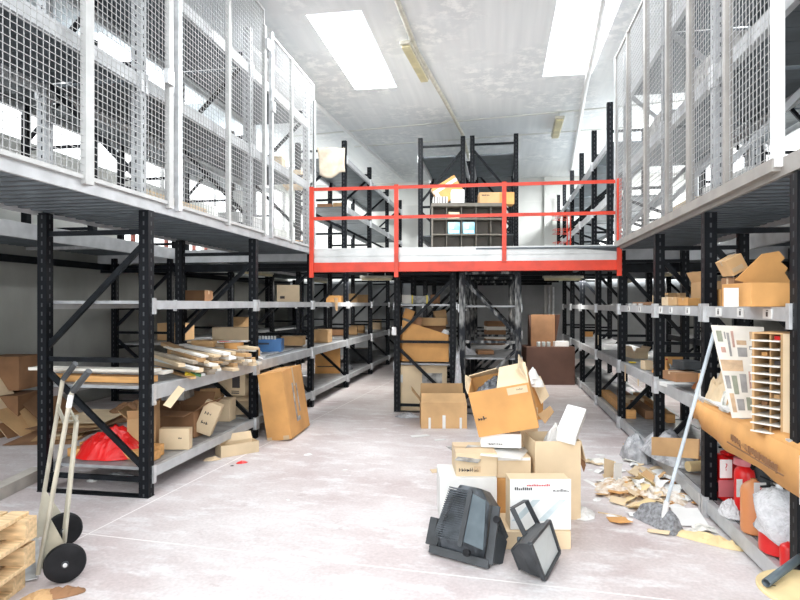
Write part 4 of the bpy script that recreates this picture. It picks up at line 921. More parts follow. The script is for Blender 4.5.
for k, px in enumerate((538.5, 543.5, 548.5)):
    q = PD(px, 346, D1+.06); b = MB(); b.lathe([(.035,0),(.04,.01),(.04,.09),(.03,.10)], 'z', 14, (q.x, q.y, ztop+.002)); single(b, 'glass_jar', 'one of three small clear jars on the chocolate-brown carton', 'jar', 'greyg', 'jars on the chocolate-brown carton', smooth=True)
put('low white tray of papers on the chocolate-brown carton', 555, 569, 342, 347, D=D1+.1, z=ztop+.002, dep=.3, m='white', tape=False)
# pipes at back
for px in (549, 553):
    q = PD(px, 300, 16.9); b = MB(); b.tube([(q.x, BACK-.16, .8),(q.x, BACK-.16, 2.1)], .04, 10); single(b, 'wall_pipe', ('left' if px == 549 else 'right')+' one of the two vertical pale pipes on the lower back wall', 'pipe', 'galv', smooth=True)

# ================================================================= box pile in the middle
def pile(label, x0, x1, yt, yb, D, z, dep, rot=0, **k): return put(label, x0, x1, yt, yb, D=D, z=z, dep=dep, rot=rot, **k)
# right front: low tan carton with a white printed one on it
zA = 18*3.9/F
pile('tan carton at the bottom of the pile behind the small floodlight', 501, 571, 533, 551, 3.78, 0, .34, m='cardl', tape=False)
t = pile('white printed carton standing on the tan one behind the small floodlight', 510, 571, 482, 532, 3.80, .119, .16, m='cardl', tape=False,
     marks=[('rect', -.199, .199, .004, .334, 'white'), ('rect', -.19, .02, .13, .19, 'sackg')][:1])
Mx, w_, d_, h_ = pxbox(510, 571, 482, 532, D=3.80, z=.119, dep=.16)
for (s, x, z, sz, m) in (('▪▪▪▪', -.12, .285, .03, 'ink'),):
    pass
rr = random.Random(2)
b = MB(Mx @ Matrix.Translation((0, -.08-.004, 0))); 
for k in range(9): x = -.17+k*.013; b.box(x, x+.009, -.001, .001, .262, .262+rr.uniform(.012,.02))
for k in range(12): x = .08+k*.009; b.box(x, x+.005, -.001, .001, .252, .252+rr.uniform(.006,.018))
b.build('printed_mark', 'ink', t)
b = MB(Mx @ Matrix.Translation((0, -.08-.004, 0)))
for k in range(14): x = -.09+k*.011; b.box(x, x+.007, -.001, .001, .288, .288+rr.uniform(.008,.014))
b.build('red_lettering', 'redink', t)
b = MB(Mx @ Matrix.Translation((0, -.08-.0035, 0)))
for (xx0, zz0, xx1, zz1) in ((-.19,.06,.0,.2),(-.02,.06,.17,.2)):
    b.slab([(xx0,-.0002,zz0),(xx0+.05,-.0002,zz0),(xx1,-.0002,zz1),(xx1-.05,-.0002,zz1)], .0012)
b.build('printed_panel', mat('pale_blue_grey_print', (.60,.68,.70), .6), t)
# left column: white box, tan box
pile('white carton on the floor partly hidden by the large floodlight', 440, 497, 478, 522, 4.26, 0, .36, m='white', tape=False)
pile('tan carton with a printed line on the white one, left of the pile', 456, 497, 454, 477.5, 4.30, .322, .34, m='cardl', tape=True, marks=[('scrib', 11, -.13, .035, .03, 8, 'ink'), ('rect', -.02, .03, .03, .075, 'tape')])
pile('orange-brown carton on the floor in the middle of the pile', 497, 531, 479, 520, 4.30, 0, .36, m='cardo', tape=False)
pile('pale carton on the orange-brown one in the middle of the pile', 497, 531, 458, 478.5, 4.32, .305, .34, m='cardl', marks=[('rect',-.12,.12,.13,.15,'white')])
zc = .322+23.5*4.3/F+.003
pile('small white carton with printed line under the big tilted box', 481, 521, 437, 451, 4.42, zc-.015+.02, .30, m='white', rot=-6, marks=[('scrib', 14, -.10, .02, .02, 8, 'ink')], tape=False)
b = sheetpts([(455,461,4.25),(478,464,4.25),(492,448,4.5),(468,446,4.5)]); b.v = [v+Vector((0,0,.01)) for v in b.v]; single(b, 'cardboard_sheet', 'torn grey cardboard sheet on the left tan carton of the pile', 'cardboard', 'sackg')
b = sheetpts([(480,455,4.25),(521,459,4.25),(530,448,4.6),(484,444,4.6)]); b.v = [v+Vector((0,0,.0)) for v in b.v]; single(b, 'cardboard_sheet', 'pale sheet under the small white carton in the pile', 'cardboard', 'white')
# the big tilted box: front face corners measured at about 4.5 m
Db = 4.42
bl_, br_, tl_ = PD(479, 437.5, Db), PD(535, 425, Db), PD(466, 394, Db)
x_ = br_-bl_; up_ = tl_-bl_
w_ = .455; h_ = .36; d_ = .36
Mb = frame3(bl_, x_, up_)
# lean back a little so the opening shows
Mb = Mb @ Matrix.Rotation(D2R(-13), 4, 'Z') @ Matrix.Rotation(D2R(9), 4, 'X') @ Matrix.Translation((w_/2, d_/2, 0))
t = carton('big orange-brown carton tipped to the left on top of the pile, flaps open', Mb, w_, d_, h_, 'cardo', closed=False, flaps=None, tape=False, marks=[('rect', .06, .21, .29, .345, 'cardl'), ('scrib', 21, .13, .315, .018, 4, 'ink'), ('scrib', 4, -.20, .13, .035, 3, 'ink')])
for nm, P in (('flap', [(-.01,-d_/2,h_+.002),(w_/2,-d_/2,h_+.002),(w_/2+.0,.06,h_+.085),(.02,.08,h_+.075)]), ('flap', [(w_/2,-d_/2,h_),(w_/2,d_/2,h_),(w_/2-.04,d_/2,h_+.12),(w_/2-.05,-d_/2+.1,h_+.10)]), ('flap', [(-w_/2,d_/2,h_),(.02,d_/2,h_),(.0,d_/2-.10,h_+.07),(-w_/2,d_/2-.10,h_+.05)]), ('flap', [(-w_/2,-d_/2,h_),(-w_/2,d_/2,h_),(-w_/2-.03,d_/2-.05,h_+.05),(-w_/2-.01,-d_/2+.04,h_+.04)])):
    b = MB(Mb); b.slab(P, .006); b.build(nm, 'cardl', t)
b = heap((0,0,0), .19, .15, .10, seed=17, n=16); b2 = MB(Mb @ Matrix.Translation((-.03, 0, h_-.09))); b2.add([tuple(v) for v in b.v], b.f)
single(b2, 'dark_wrap_bundle', 'crumpled dark film filling the open top of the tipped carton', 'plastic wrap', 'filmd')
# torn flap cluster behind right of the tilted box
b = sheetpts([(530,378,4.95),(540,376,5.0),(549,396,4.95),(541,404,4.9)]); single(b, 'cardboard_sheet', 'white card flap sticking up behind the tipped carton', 'cardboard', 'cardl')
pile('orange-brown carton behind the tipped one, right side of the pile', 522, 544, 385, 421, 4.95, .61, .2, m='cardo', rot=10, tape=False)
for k, (px, py, r_) in enumerate(((529,376,.06), (537,379,.06), (533,371,.05))):
    q = PD(px, py+4, 4.9); b = heap((q.x, q.y, q.z-.03), r_, r_*.8, .09, seed=k+40, n=12, amp=.2); single(b, 'crumpled_paper', ['left','right','topmost'][k]+' ball of crumpled white paper above the tipped carton', 'paper', 'white')
pile('tall plain carton behind, carrying the orange-brown one', 500, 538, 421, 505, 4.95, 0, .3, m='cardl', tape=False)
# tall box right
t = pile('tall pale open carton at the right of the pile holding packaging', 535, 581, 440, 518.5, 4.30, 0, .34, m='cardl', closed=False, flaps=(None, 165, None, None), tape=False, rot=2)
ztb = 78.5*4.3/F
q = PD(557, 436, 4.50); b = heap((q.x, q.y, ztb-.10), .12, .11, .17, seed=23, n=18, amp=.25); single(b, 'crumpled_paper', 'crumpled white packing paper in the tall pale carton', 'paper', 'white')
a_ = PD(566, 438, 4.25); c2_ = PD(578, 408, 4.62)
dz_ = (c2_-a_).normalized(); rt_ = Vector((c_, s_, 0)); Mw = frame3(a_, rt_-dz_*rt_.dot(dz_), dz_)
t = thing('long_white_carton', 'long white carton leaning out of the top of the tall pale one', 'box', a_)
b = MB(Mw); b.box(-.07, .07, -.04, .045, 0, .40); b.build('body', 'white', t, bevel=.004)
b = MB(Mw); b.box(-.074, .04, -.046, -.041, .02, .39); b.build('lid_flap', 'whitep', t)
b = MB(Mw); b.box(.04, .068, .0, .055, .30, .42); b.build('end_flap', 'white', t)
b = sheetpts([(538,415,4.7),(550,406,4.75),(554,412,4.7),(545,424,4.6)]); single(b, 'cardboard_sheet', 'tan card strip poking up beside the long white carton', 'cardboard', 'card')
b = heap((PZ(573,528).x+.1, PZ(573,528).y+.3, .001), .1, .15, .04, seed=77, n=12); single(b, 'paper_scrap', 'white paper scrap on the floor right of the tall carton', 'scrap', 'white')
b = MB(); q = PD(580, 470, 4.4); b.slab([PD(578,440,4.5), PD(586,465,4.45), PD(584,472,4.45), PD(576,452,4.5)], .004); single(b, 'cardboard_sheet', 'thin torn card strip hanging at the right side of the tall carton', 'cardboard', 'cardd')
for lab, px, py, m, w_, h_ in (('flat pale card on the floor left of the pile', 447, 470, 'cardl', .35, .12), ('grey paper scrap on the floor behind the left side of the pile', 455, 448, 'sackg', .16, .2), ('small white scrap on the floor left of the carton pile', 440, 440, 'white', .14, .06), ('white scrap on the aisle floor left of the open carton', 420, 436, 'white', .25, .1)):
    q = PZ(px, py); b = MB(TM((q.x, q.y, .001), CAMZ+.3)); b.slab([(-w_/2,-h_/2,.006),(w_/2,-h_/2*.7,.006),(w_/2*.8,h_/2,.006),(-w_/2*.9,h_/2*.8,.006)], .005); single(b, 'card_scrap', lab, 'scrap', m)

# ================================================================= floodlights
def flood_big():
    # lying with its lamp face to the right; extrusion direction k away from camera up-left
    base = PZ(463, 568)
    t = thing('floodlight', 'large black ribbed floodlight lying on the floor before the box pile', 'floodlight', base)
    A = PD(434, 556, 3.72); A.z = .015; B = PD(487, 570, 3.52); B.z = .012     # bottom edge of the frame
    Tp = PD(461, 487, 3.80)                                  # top of the housing
    x_ = (B-A); up_ = Tp-(A+B)/2
    Mx = frame3(A, x_, up_); L = x_.length; Hh = up_.length*1.02
    # housing: profile in local x (width) / y (depth, + away), extruded along local z
    def sec(z, x0, x1, y0, y1, c): return [(x0+c,y0,z),(x1-c,y0,z),(x1,y0+c,z),(x1,y1,z),(x0,y1,z),(x0,y0+c,z)]
    b = MB(Mx); secs = [sec(.0, .02, L-.04, -.0, .20, .03), sec(.10, .01, L-.02, -.07, .20, .05), sec(Hh*.8, .05, L-.05, -.05, .20, .05), sec(Hh, .08, L-.13, -.0, .18, .03)]
    vs = sum(secs, []); fs = []
    for i in range(3):
        for k in range(6): fs.append((i*6+k, i*6+(k+1) % 6, (i+1)*6+(k+1) % 6, (i+1)*6+k))
    fs += [tuple(range(6))[::-1], tuple(range(18, 24))]; b.add(vs, fs); b.build('housing', 'slate', t, bevel=.006)
    b = MB(Mx)
    for k in range(24):
        z = .09+(Hh*.74)*k/24; fr_ = (z-.09)/Hh; b.box(.02+.05*fr_, L*.56, -.084+.02*fr_, -.03, z, z+.007)
    b.build('cooling_fins', 'slate', t)
    b = MB(Mx); b.slab([(L*.60,-.082,.10),(L*.97,-.070,.08),(L*.86,-.058,Hh*.84),(L*.60,-.066,Hh*.90)], .014, nrm=(0,-1,0)); b.build('cover_plate', 'slate2', t, bevel=.003)
    b = MB(Mx); b.bar((L*.57,-.088,.07),(L*.57,-.07,Hh*.93), .014, .03); b.build('ridge', 'dkplastic', t)
    b = MB(Mx); b.bar((-.02,-.02,.01),(L+.02,-.02,.01), .035, .05); b.bar((L+.02,-.02,.01),(L+.0,.0,Hh*.80), .02, .05); b.bar((-.015,.0,.01),(.05,.02,Hh*.9), .02, .05); b.build('front_frame', 'dkplastic', t, bevel=.003)
    for p_ in ((L*.72,-.09,.045), (L+.035,-.04,Hh*.62)):
        b = MB(Mx @ Matrix.Translation(p_)); b.lathe([(.012,-.02),(.022,-.018),(.022,.012),(.012,.02)], 'y', 12); b.build('knob', 'rubber', t, smooth=True)
    b = MB(Mx); b.box(-.075, -.02, .0, .10, .03, .20); b.build('junction_box', 'dkplastic', t, bevel=.006)
    b = MB(Mx); b.tube([(-.02,.1,.12),(-.03,.16,.3),(0,.16,Hh*.7)], .006, 8); b.build('cable', 'rubber', t, smooth=True)
    b = MB(Mx); b.slab([(L+.02,.02,.02),(L+.06,.10,.02),(L+.06,.12,.16),(L+.02,.05,Hh*.55)], .02); b.bar((L+.02,.03,Hh*.62),(L+.05,.12,.18), .016, .03); b.build('mounting_bracket', 'dkplastic', t, bevel=.003)
flood_big()
def flood_small():
    # glass plane corners in the photo; front faces right and up
    P = [PD(545, 578, 3.46), PD(558, 554, 3.62), PD(546, 523, 3.74), PD(532, 543, 3.58)]
    P = [PD(544, 580, 3.34), PD(559, 552, 3.63), PD(549, 521, 3.55), PD(530, 544, 3.26)]
    base = Vector((P[0].x, P[0].y, 0)); t = thing('floodlight', 'small black square floodlight with pale glass tilted on the floor', 'floodlight', base)
    dz = -min(v.z for v in P)+.012; P = [v+Vector((0,0,max(0,dz))) for v in P]
    n = (P[1]-P[0]).cross(P[3]-P[0]).normalized(); cen = sum(P, Vector())/4
    if n.dot(Vector((c_, s_, .3))) < 0: n = -n
    b = MB(); 
    for i in range(4): b.bar(P[i], P[(i+1) % 4], .020, .026, up=n)
    b.build('glass_frame', 'dkplastic', t, bevel=.003)
    b = MB(); Q = [cen+(v-cen)*.93 for v in P]; b.slab(Q, .004, nrm=n); b.build('lamp_glass', 'greyg', t)
    back = cen-n*.16+Vector((0,0,-.03)); S = [cen+(v-cen)*.98-n*.01 for v in P]; S2_ = [back+(v-cen)*.55 for v in P]; S1_ = [cen-n*.08+(v-cen)*.88 for v in P]
    for k in range(4): S2_[k].z = max(S2_[k].z, .012); S1_[k].z = max(S1_[k].z, .012)
    b = MB(); fs = []
    for j in range(2):
        for k in range(4): fs.append((j*4+k, j*4+(k+1) % 4, (j+1)*4+(k+1) % 4, (j+1)*4+k))
    fs += [(0,1,2,3), (11,10,9,8)]; b.add(S+S1_+S2_, fs); b.build('housing', 'dkplastic', t, bevel=.008)
    # u bracket pointing up-left
    e1 = PD(527, 539, 3.50); e2 = PD(540, 528, 3.72); f1 = PD(512, 508, 3.56); f2 = PD(526, 500, 3.70)
    b = MB(); b.bar(e1, f1, .006, .034, up=n); b.bar(f1, f2, .006, .034, up=n); b.bar(f2, e2, .006, .034, up=n); b.bar(e1.lerp(f1,.12), e2.lerp(f2,.12), .02, .03); b.build('mounting_bracket', 'dkplastic', t, bevel=.002)
    b = MB(TM(PD(522, 541, 3.6))); b.lathe([(.018,-.03),(.024,-.025),(.024,.025),(.018,.03)], 'x', 14); b.build('cable_gland', 'slate2', t, smooth=True)
flood_small()
# ================================================================= right aisle rack contents
T1, T2, T3 = .132, .864, 1.585
# eye-level shelf, nearest bay
def onr(label, px0, px1, yt, X, z, dep=.3, yb=None, **k):
    D = DX((px0+px1)/2, X); yb_ = HOR-(z-H)*F/D
    return put(label, px0, px1, yt, yb_, D=D, z=z, dep=dep, **k)
put('wide orange-brown carton on the eye-level shelf by the right edge', 751, 794, 284, 308, D=3.30, z=T3, dep=.30, m='cardo', tape=False)
onr('tan carton body behind the white label at the eye-level shelf', 727, 751, 289, 1.74, T3, dep=.22, m='cardo', tape=False)
Mx = TM(PD(731, 300, 3.50)); q = PD(731, 307, 3.36)
b = MB(TM((q.x, q.y, T3), CAMZ)); b.box(-.042, .042, -.004, .0, 0, .108); single(b, 'white_sheet', 'blank white card standing at the front of the eye-level shelf', 'card', 'white')
onr('open tan carton standing behind the white card, right rack', 711, 735, 281, 1.95, T3, dep=.35, m='card', closed=False, flaps=(None,None,5,30), tape=False)
b = MB(); q = [(739,289,3.72),(735,281,3.74),(745,270,3.74),(754,262,3.74),(768,252,3.74),(779,251,3.74),(782,256,3.74),(779,261,3.74),(787,269,3.74),(785,272,3.74),(789,281,3.74),(789,289,3.72)]
q = [(738,291,3.66),(744,282,3.66),(735,280,3.66),(762,254,3.66),(779,251,3.66),(785,258,3.66),(781,262,3.66),(788,268,3.66),(785,273,3.66),(790,281,3.66),(787,289,3.66),(765,293,3.66)]
b.slab([PD(*v) for v in q][::-1], .006); single(b, 'cardboard_sheet', 'big torn orange cardboard flap standing up above the eye-level shelf', 'cardboard', 'cardo')
t = put('small brown box tilted in the air behind the torn flap', 733, 750, 257, 274, D=3.95, z=1.79, dep=.14, m='card', ry=-28, marks=[('rect',-.05,.03,.02,.05,'tape')])
put('brown carton propping the tilted small box at the rear of the eye-level shelf', 734, 752, 277, 306, D=3.98, z=T3, dep=.16, m='cardd')
onr('flat brown carton under the open one, eye-level shelf', 711, 728, 297, 1.66, T3, dep=.1, m='card', tape=False)
for k, (x0, x1, yt, X, m, lab) in enumerate(((660,668,295,1.68,'cardl','narrow upright box at the far end of the tan row on the right eye-level shelf'), (668,676,293,1.8,'card','second upright box in the tan row on the right eye-level shelf'), (670,680,297,1.66,'cardl','low box before the second upright one on the right eye-level shelf'), (677,689,297,1.68,'card','tan box in the middle of the row on the right eye-level shelf'), (680,686,293,1.9,'card','thin upright box behind the middle tan one, right eye-level shelf'), (688,700,298,1.70,'cardo','box with dark cut-out at the near end of the tan row, right eye-level shelf'))):
    onr(lab, x0, x1, yt, X, T3, dep=.18, m=m)
for k, px in enumerate((628,633,638,644)):
    onr('%s of four small white cartons on the far right eye-level shelf' % ['leftmost','second from the left','third from the left','rightmost'][k], px-2.2, px+2.2, 303.5, 1.66, T3, dep=.1, m='white', tape=False)
b = MB(TM((1.85, 7.1, T3+.002))); b.box(-.2,.2,-.5,.5,0,.035); single(b, 'cardboard_sheet', 'flat brown card lying on the right eye-level shelf far bay', 'cardboard', 'cardd')
# shelf labels on the beams
for k, (px, py, w_) in enumerate(((719,315,.10), (741,315,.10), (768,316,.11), (661,311,.10), (671,311,.09), (688,311,.10), (629,309,.10),(640,309,.10))):
    p = PX(px, py, RF-.035); b = MB(); b.box(p.x-.006, p.x, p.y-w_/2, p.y+w_/2, T3-.07, T3-.012)
    t = single(b, 'shelf_label', 'white shelf label on the right eye-level beam, %s' % ['leftmost of the near bay','middle of the near bay','rightmost of the near bay','left one of the middle bay','central one of the middle bay','right one of the middle bay','left one of the far bay','right one of the far bay'][k], 'label', 'white')
    b = MB(); b.box(p.x-.007, p.x-.006, p.y-.012, p.y+.012, T3-.058, T3-.03); b.box(p.x-.007, p.x-.006, p.y-.016, p.y+.010, T3-.025, T3-.02); b.build('printed_mark', 'ink', t)
# waist shelf: organiser
pb = PD(771, 440, 3.12)
Mo = TM((1.80, 3.62, T2+.002), D2R(8))
# local frame: opening faces -x (towards the aisle/camera left)
zb_ = T2+.002
def org():
    D = 3.22; L_, Rr = PD(752, 400, D+.12), PD(779, 400, D)
    ax = Vector((Rr.x-L_.x, Rr.y-L_.y, 0)); w_ = ax.length+.02; Mx = frame3((L_.x, L_.y, zb_), ax, (0,0,1)); h_ = .565; d_ = .24
    t = thing('pigeonhole_organiser', 'tan card organiser with many white trays standing on the right waist shelf', 'organiser', (L_.x, L_.y, zb_))
    for x in (0, w_-.012): b = MB(Mx); b.box(x, x+.012, 0, d_, 0, h_); b.build('side_panel', 'card', t)
    b = MB(Mx); b.box(w_, w_+.085, .0, d_-.04, 0, h_+.005); b.build('end_panel', 'cardl', t)
    b = MB(Mx); b.box(.012, w_-.012, d_-.01, d_, 0, h_); b.build('back_panel', 'card', t)
    b = MB(Mx); b.box(.0, w_, .0, d_, h_, h_+.008); b.build('top_panel', 'card', t)
    n = 12
    for k in range(n):
        z = .004+k*h_/n; b = MB(Mx); b.box(-.004, w_-.012, -.012, d_-.01, z, z+.008); b.build('tray', 'woodw', t)
    b = MB(Mx); b.box(w_*.52, w_*.52+.008, .02, d_-.01, 0, h_); b.build('divider', 'card', t)
    for k, (r_, c0, m) in enumerate(((11,.62,'redp'),(8,.62,'ink'),(9,.2,'woodo'),(6,.7,'cardd'),(4,.6,'card'),(3,.2,'cardd'))):
        z = .013+r_*h_/n; b = MB(Mx); b.box(w_*c0, w_*c0+.03, .04, .14, z, z+.022); single(b, 'stored_item', ['red item in the topmost tray row of the organiser','dark item in an upper tray of the organiser','orange item in a left tray of the organiser','brown item in a right-hand tray of the organiser','tan item in a lower right tray of the organiser','brown item in a lower left tray of the organiser'][k], 'item', m)
org()
# wrapped collage board leaning behind it
tl, tr, br, bl0 = PD(711, 325, 3.75), PD(764, 327, 3.62), PD(769, 420, 3.45), PD(735, 437, 3.50)
BA, BB, BD = PD(711,325,3.80), PD(764,327,3.66), PD(732,418,3.66)
_n = (BB-BA).cross(BD-BA).normalized(); _o = Vector((0,0,H)); _d = (PD(764,418,1.0)-_o); BC = _o+_d*((BA-_o).dot(_n)/_d.dot(_n))
b = MB(); b.slab([BA,BB,BC,BD], .03, nrm=-_n if _n.y > 0 else _n); t = single(b, 'collage_board', 'white board with printed pictures wrapped in clear film, leaning on the right rack', 'board', 'woodw')
nn = _n.copy()
if nn.dot(Vector((0,-1,0))) < 0: nn = -nn
cr = random.Random(11)
def onboard(u, v, w_, h_, m, nm='print'):
    A_, B_, C_, D_ = BA, BB, BC, BD
    def P_(u, v): return (A_.lerp(B_, u)).lerp(D_.lerp(C_, u), v)+nn*.003
    b = MB(); q = [P_(u, v), P_(u, v+h_), P_(u+w_, v+h_), P_(u+w_, v)]; n2 = nn
    b.slab([v_ for v_ in q], .003, nrm=nn); b.build(nm, m, t)
cols = [mat('print_olive', (.28,.30,.22), .5, scale=20), mat('print_grey', (.30,.29,.28), .5, scale=20), mat('print_rose', (.50,.30,.24), .5, scale=20), mat('print_tan', (.58,.40,.24), .5, scale=20)]
for (u, v, w_, h_, c) in ((.07,.06,.11,.12,0), (.22,.07,.03,.08,1), (.27,.08,.05,.26,1), (.36,.06,.05,.18,2), (.45,.16,.2,.05,3), (.45,.24,.2,.10,1), (.03,.38,.50,.12,3), (.22,.55,.13,.20,0), (.42,.53,.16,.2,1), (.64,.50,.05,.2,2), (.25,.80,.2,.12,1), (.52,.78,.2,.14,0), (.72,.06,.2,.1,3), (.70,.22,.22,.04,1), (.74,.30,.2,.12,0), (.66,.76,.25,.05,3), (.1,.24,.1,.06,2), (.05,.55,.12,.14,1), (.08,.74,.12,.2,3)):
    onboard(u, v, w_, h_, cols[c])
# clear film bulge on the right of the board
put('white box end behind the collage board, top right', 744, 765, 329, 360, D=3.95, z=1.13, dep=.12, m='whitep', tape=False)
put('tan carton propping the white box behind the collage board', 742, 764, 362, 400, D=3.98, z=T2+.002, dep=.14, m='card', tape=False)
# crumpled heap of film and paper below the board
for k, (px, X, rx_, ry_, h_, m, sd, lab) in enumerate(((722,1.62,.10,.26,.22,'cardl',3,'crumpled tan paper heap left of the organiser on the right waist shelf'), (736,1.60,.09,.18,.22,'mag',5,'crumpled printed paper in front of the collage board'), (748,1.58,.06,.14,.13,'film',6,'clear film bunched at the foot of the organiser'), (712,1.72,.12,.20,.20,'white',7,'crumpled white paper beside the broom handle on the waist shelf'), (730,1.56,.04,.22,.10,'card',9,'brown paper crumpled along the edge of the right waist shelf'))):
    p = PX(px, 400, X); b = heap((p.x, p.y, T2+.003), rx_, ry_, h_, seed=sd, n=16, amp=.6); single(b, 'crumpled_wrap', lab, 'wrap', m)
onr('small upright tan box beside the broom handle on the waist shelf', 702, 711, 374, 1.66, T2, dep=.06, m='cardo')
b = MB(); a_, b_ = PX(700, 397, 1.56), PX(733, 411, 1.50); a_.z = T2+.012; b_.z = T2+.03; b.bar(a_, b_, .05, .012); b.v = [v+Vector((0,0,.012)) for v in b.v]; single(b, 'white_profile', 'white profile strip lying on the edge of the right waist shelf', 'profile', 'white')
# overhanging cardboard sheet
b = MB(); n = 24; X0 = RF-.055; vs = []; fs = []; rg = random.Random(4)
ya, yb_ = 4.78, 3.02
for i in range(n+1):
    u = i/n; y = ya+(yb_-ya)*u; wv = .012*math.sin(u*9)+.006*math.sin(u*31)
    zt1 = .885-.01*math.sin(u*7); zb1 = .66-.03*u+.014*math.sin(u*13)+(.0 if u > .05 else .06)
    X1 = X0-.015+wv; vs += [(RF+.20, y, T2+.012+.004*math.sin(u*17)), (RF-.02, y, zt1), (X1-.015, y, zt1-.03), (X1-.03, y, (zt1+zb1)/2), (X1-.02, y, zb1)]
for i in range(n):
    for k in range(4): a_ = i*5+k; fs.append((a_, a_+1, a_+6, a_+5))
b.add(vs, fs); t = single(b, 'cardboard_sheet', 'long orange cardboard sheet folded over the edge of the right waist shelf', 'cardboard', 'cardo', smooth=True)
md = t.modifiers.new('s', 'SOLIDIFY'); md.thickness = .005
b = MB(); rr = random.Random(9)
for k in range(15):
    y = 3.98-.042*k; hgt = rr.uniform(.025,.045); z = .765-.004*k*.5; b.box(X0-.060, X0-.052, y-.014, y+.012, z, z+.006); b.box(X0-.060, X0-.052, y-.014, y-.006, z-hgt, z); b.box(X0-.060, X0-.052, y+.004, y+.012, z-hgt*.8, z)
b.build('blurred_lettering', 'cardd', t)
b = MB(); b.box(X0-.062, X0-.056, 3.30, 4.05, .705, .712); b.build('printed_line', 'cardd', t)
b = MB(); b.box(X0-.068, X0-.05, 2.98, 3.12, .62, .86); b.build('tape', 'bubble', t)
# second bay waist shelf goods
onr('white paper pad on the waist shelf of the right rack, second bay', 669, 694, 388, 1.66, T2, dep=.2, m='white', tape=False)
b = heap((1.85, 5.2, T2+.003), .22, .3, .07, seed=51, n=16, amp=.6); single(b, 'paper_litter', 'loose grey papers strewn on the right waist shelf, second bay', 'paper', 'sackg')
b = heap((1.75, 5.35, T2+.003), .1, .12, .10, seed=52, n=12, amp=.6); single(b, 'orange_litter', 'small orange-red wrapper among the papers on the right waist shelf', 'wrapper', 'orangep')
onr('white and red striped box behind the middle post on the waist shelf', 657, 671, 364, 1.85, T2, dep=.2, m='white', marks=[('rect',.02,.04,0,.12,'redink'),('rect',-.03,-.02,0,.12,'tape')])
onr('orange box at the rear of the waist shelf behind the middle post', 668, 683, 354, 2.1, T2, dep=.2, m='cardo')
put('brown flat carton lying behind the papers on the right waist shelf', 676, 700, 364, 373, D=4.9, z=T2+.075, dep=.25, m='cardd')
put('dark flat item on the rear of the right waist shelf', 683, 703, 350, 358, D=5.0, z=T2+.17, dep=.2, m='dkplastic', tape=False)
put('grey carton carrying the dark item at the rear of the waist shelf', 680, 701, 358, 366, D=5.05, z=T2+.08, dep=.22, m='slate2', tape=False)
onr('cream box left of the middle post on the waist shelf', 645, 653, 361, 1.66, T2, dep=.12, m='cardl')
onr('yellow and tan opened carton on the waist shelf, third bay', 634, 648, 353, 1.9, T2, dep=.3, m='cardl', closed=False, flaps=(40,30,None,20), tape=False)
b = heap((1.72, 6.55, T2+.003), .1, .16, .15, seed=61, n=12); single(b, 'crumpled_wrap', 'crumpled orange-brown paper on the waist shelf, third bay', 'wrap', 'cardo')
onr('small yellow box on the waist shelf, third bay', 631, 636, 362, 1.66, T2, dep=.08, m='yellow', tape=False)
put('small brown box on the far end of the right waist shelf', 584, 593, 335, 341, D=DX(588,2.0), z=T2, dep=.25, m='cardo')
for px, ya_, yb2 in ((625,365,381), (638,379,386), (557+41,335,345)):
    p = PX(px, ya_, RF-.05); q = PX(px, yb2, RF-.05); b = MB(); b.slab([(p.x,p.y-.03,p.z),(p.x,p.y+.03,p.z),(q.x,q.y+.015,q.z),(q.x,q.y-.02,q.z)], .003); single(b, 'tape_strip', 'torn tape strip hanging from the right waist beam at the %s' % {625:'third bay',638:'second post gap',598:'far bay'}[px], 'tape', 'cardl')
# bottom shelf
b = heap((1.64, 6.05, T1+.003), .22, .55, .20, rot=.0, seed=71, n=30, amp=.28, sc=3); single(b, 'plastic_film', 'large crumpled translucent grey film spilling from the right bottom shelf', 'plastic film', 'film')
p = PZ(622, 440); b = heap((1.42, 6.35, .002), .15, .26, .24, rot=.1, seed=72, n=24, amp=.28, sc=3); single(b, 'plastic_film', 'grey film hanging down to the floor from the bottom shelf', 'plastic film', 'film')
b = MB(TM(PZ(628, 446)+Vector((.1,0,.001)), .3)); b.slab([(-.14,-.1,.012),(.14,-.1,.012),(.1,.1,.012),(-.12,.1,.012)], .01); single(b, 'card_scrap', 'brown card on the floor under the hanging grey film', 'scrap', 'card')
for k, (x0, x1, yy, m, lab) in enumerate(((1.62,1.74,8.9,'woodo','brown plank lying along the bottom shelf far bay, front'), (1.85,1.98,8.9,'cardd','dark brown plank behind the front one on the bottom shelf'), (2.05,2.15,8.7,'woodo','rear brown plank on the bottom shelf far bay'))):
    b = MB(); b.box(x0, x1, yy-1.1, yy+.7, T1+.001, T1+.11); single(b, 'plank', lab, 'plank', m, bevel=.003)
put('pale low crate at the rear of the bottom shelf, third bay', 624, 644, 401, 410, D=DX(634,1.9), z=T1, dep=.3, m='cardl', tape=False)
pA = PX(652, 455, RF-.05); b = MB(); b.slab([PD(651.5,437,5.15),PD(651.5,455,5.15),PD(698,459,4.6),PD(699,439,4.6)], .01); single(b, 'cardboard_sheet', 'flat tan cardboard strip standing on the edge of the bottom shelf', 'cardboard', 'card')
b = heap((1.75, 4.95, T1+.003), .14, .2, .10, seed=81, n=16, amp=.6); single(b, 'clear_wrap', 'white crumpled wrap on the bottom shelf behind the tan strip', 'plastic wrap', 'bubble')
p = PX(694, 471, 1.68); b = MB(TM((p.x, p.y, T1+.003))); b.tube([(-.05,0,.05),(.09,.05,.05)], .045, 16); single(b, 'tape_roll', 'cream roll of tape lying on the bottom shelf by the second post', 'roll', 'woody', smooth=True)
p = PX(704, 472, 1.85); b = MB(TM((p.x, p.y, T1+.003))); b.tube([(-.03,0,.04),(.10,.03,.04)], .038, 14); single(b, 'brown_roll', 'small brown roll behind the second post on the bottom shelf', 'roll', 'cardd', smooth=True)

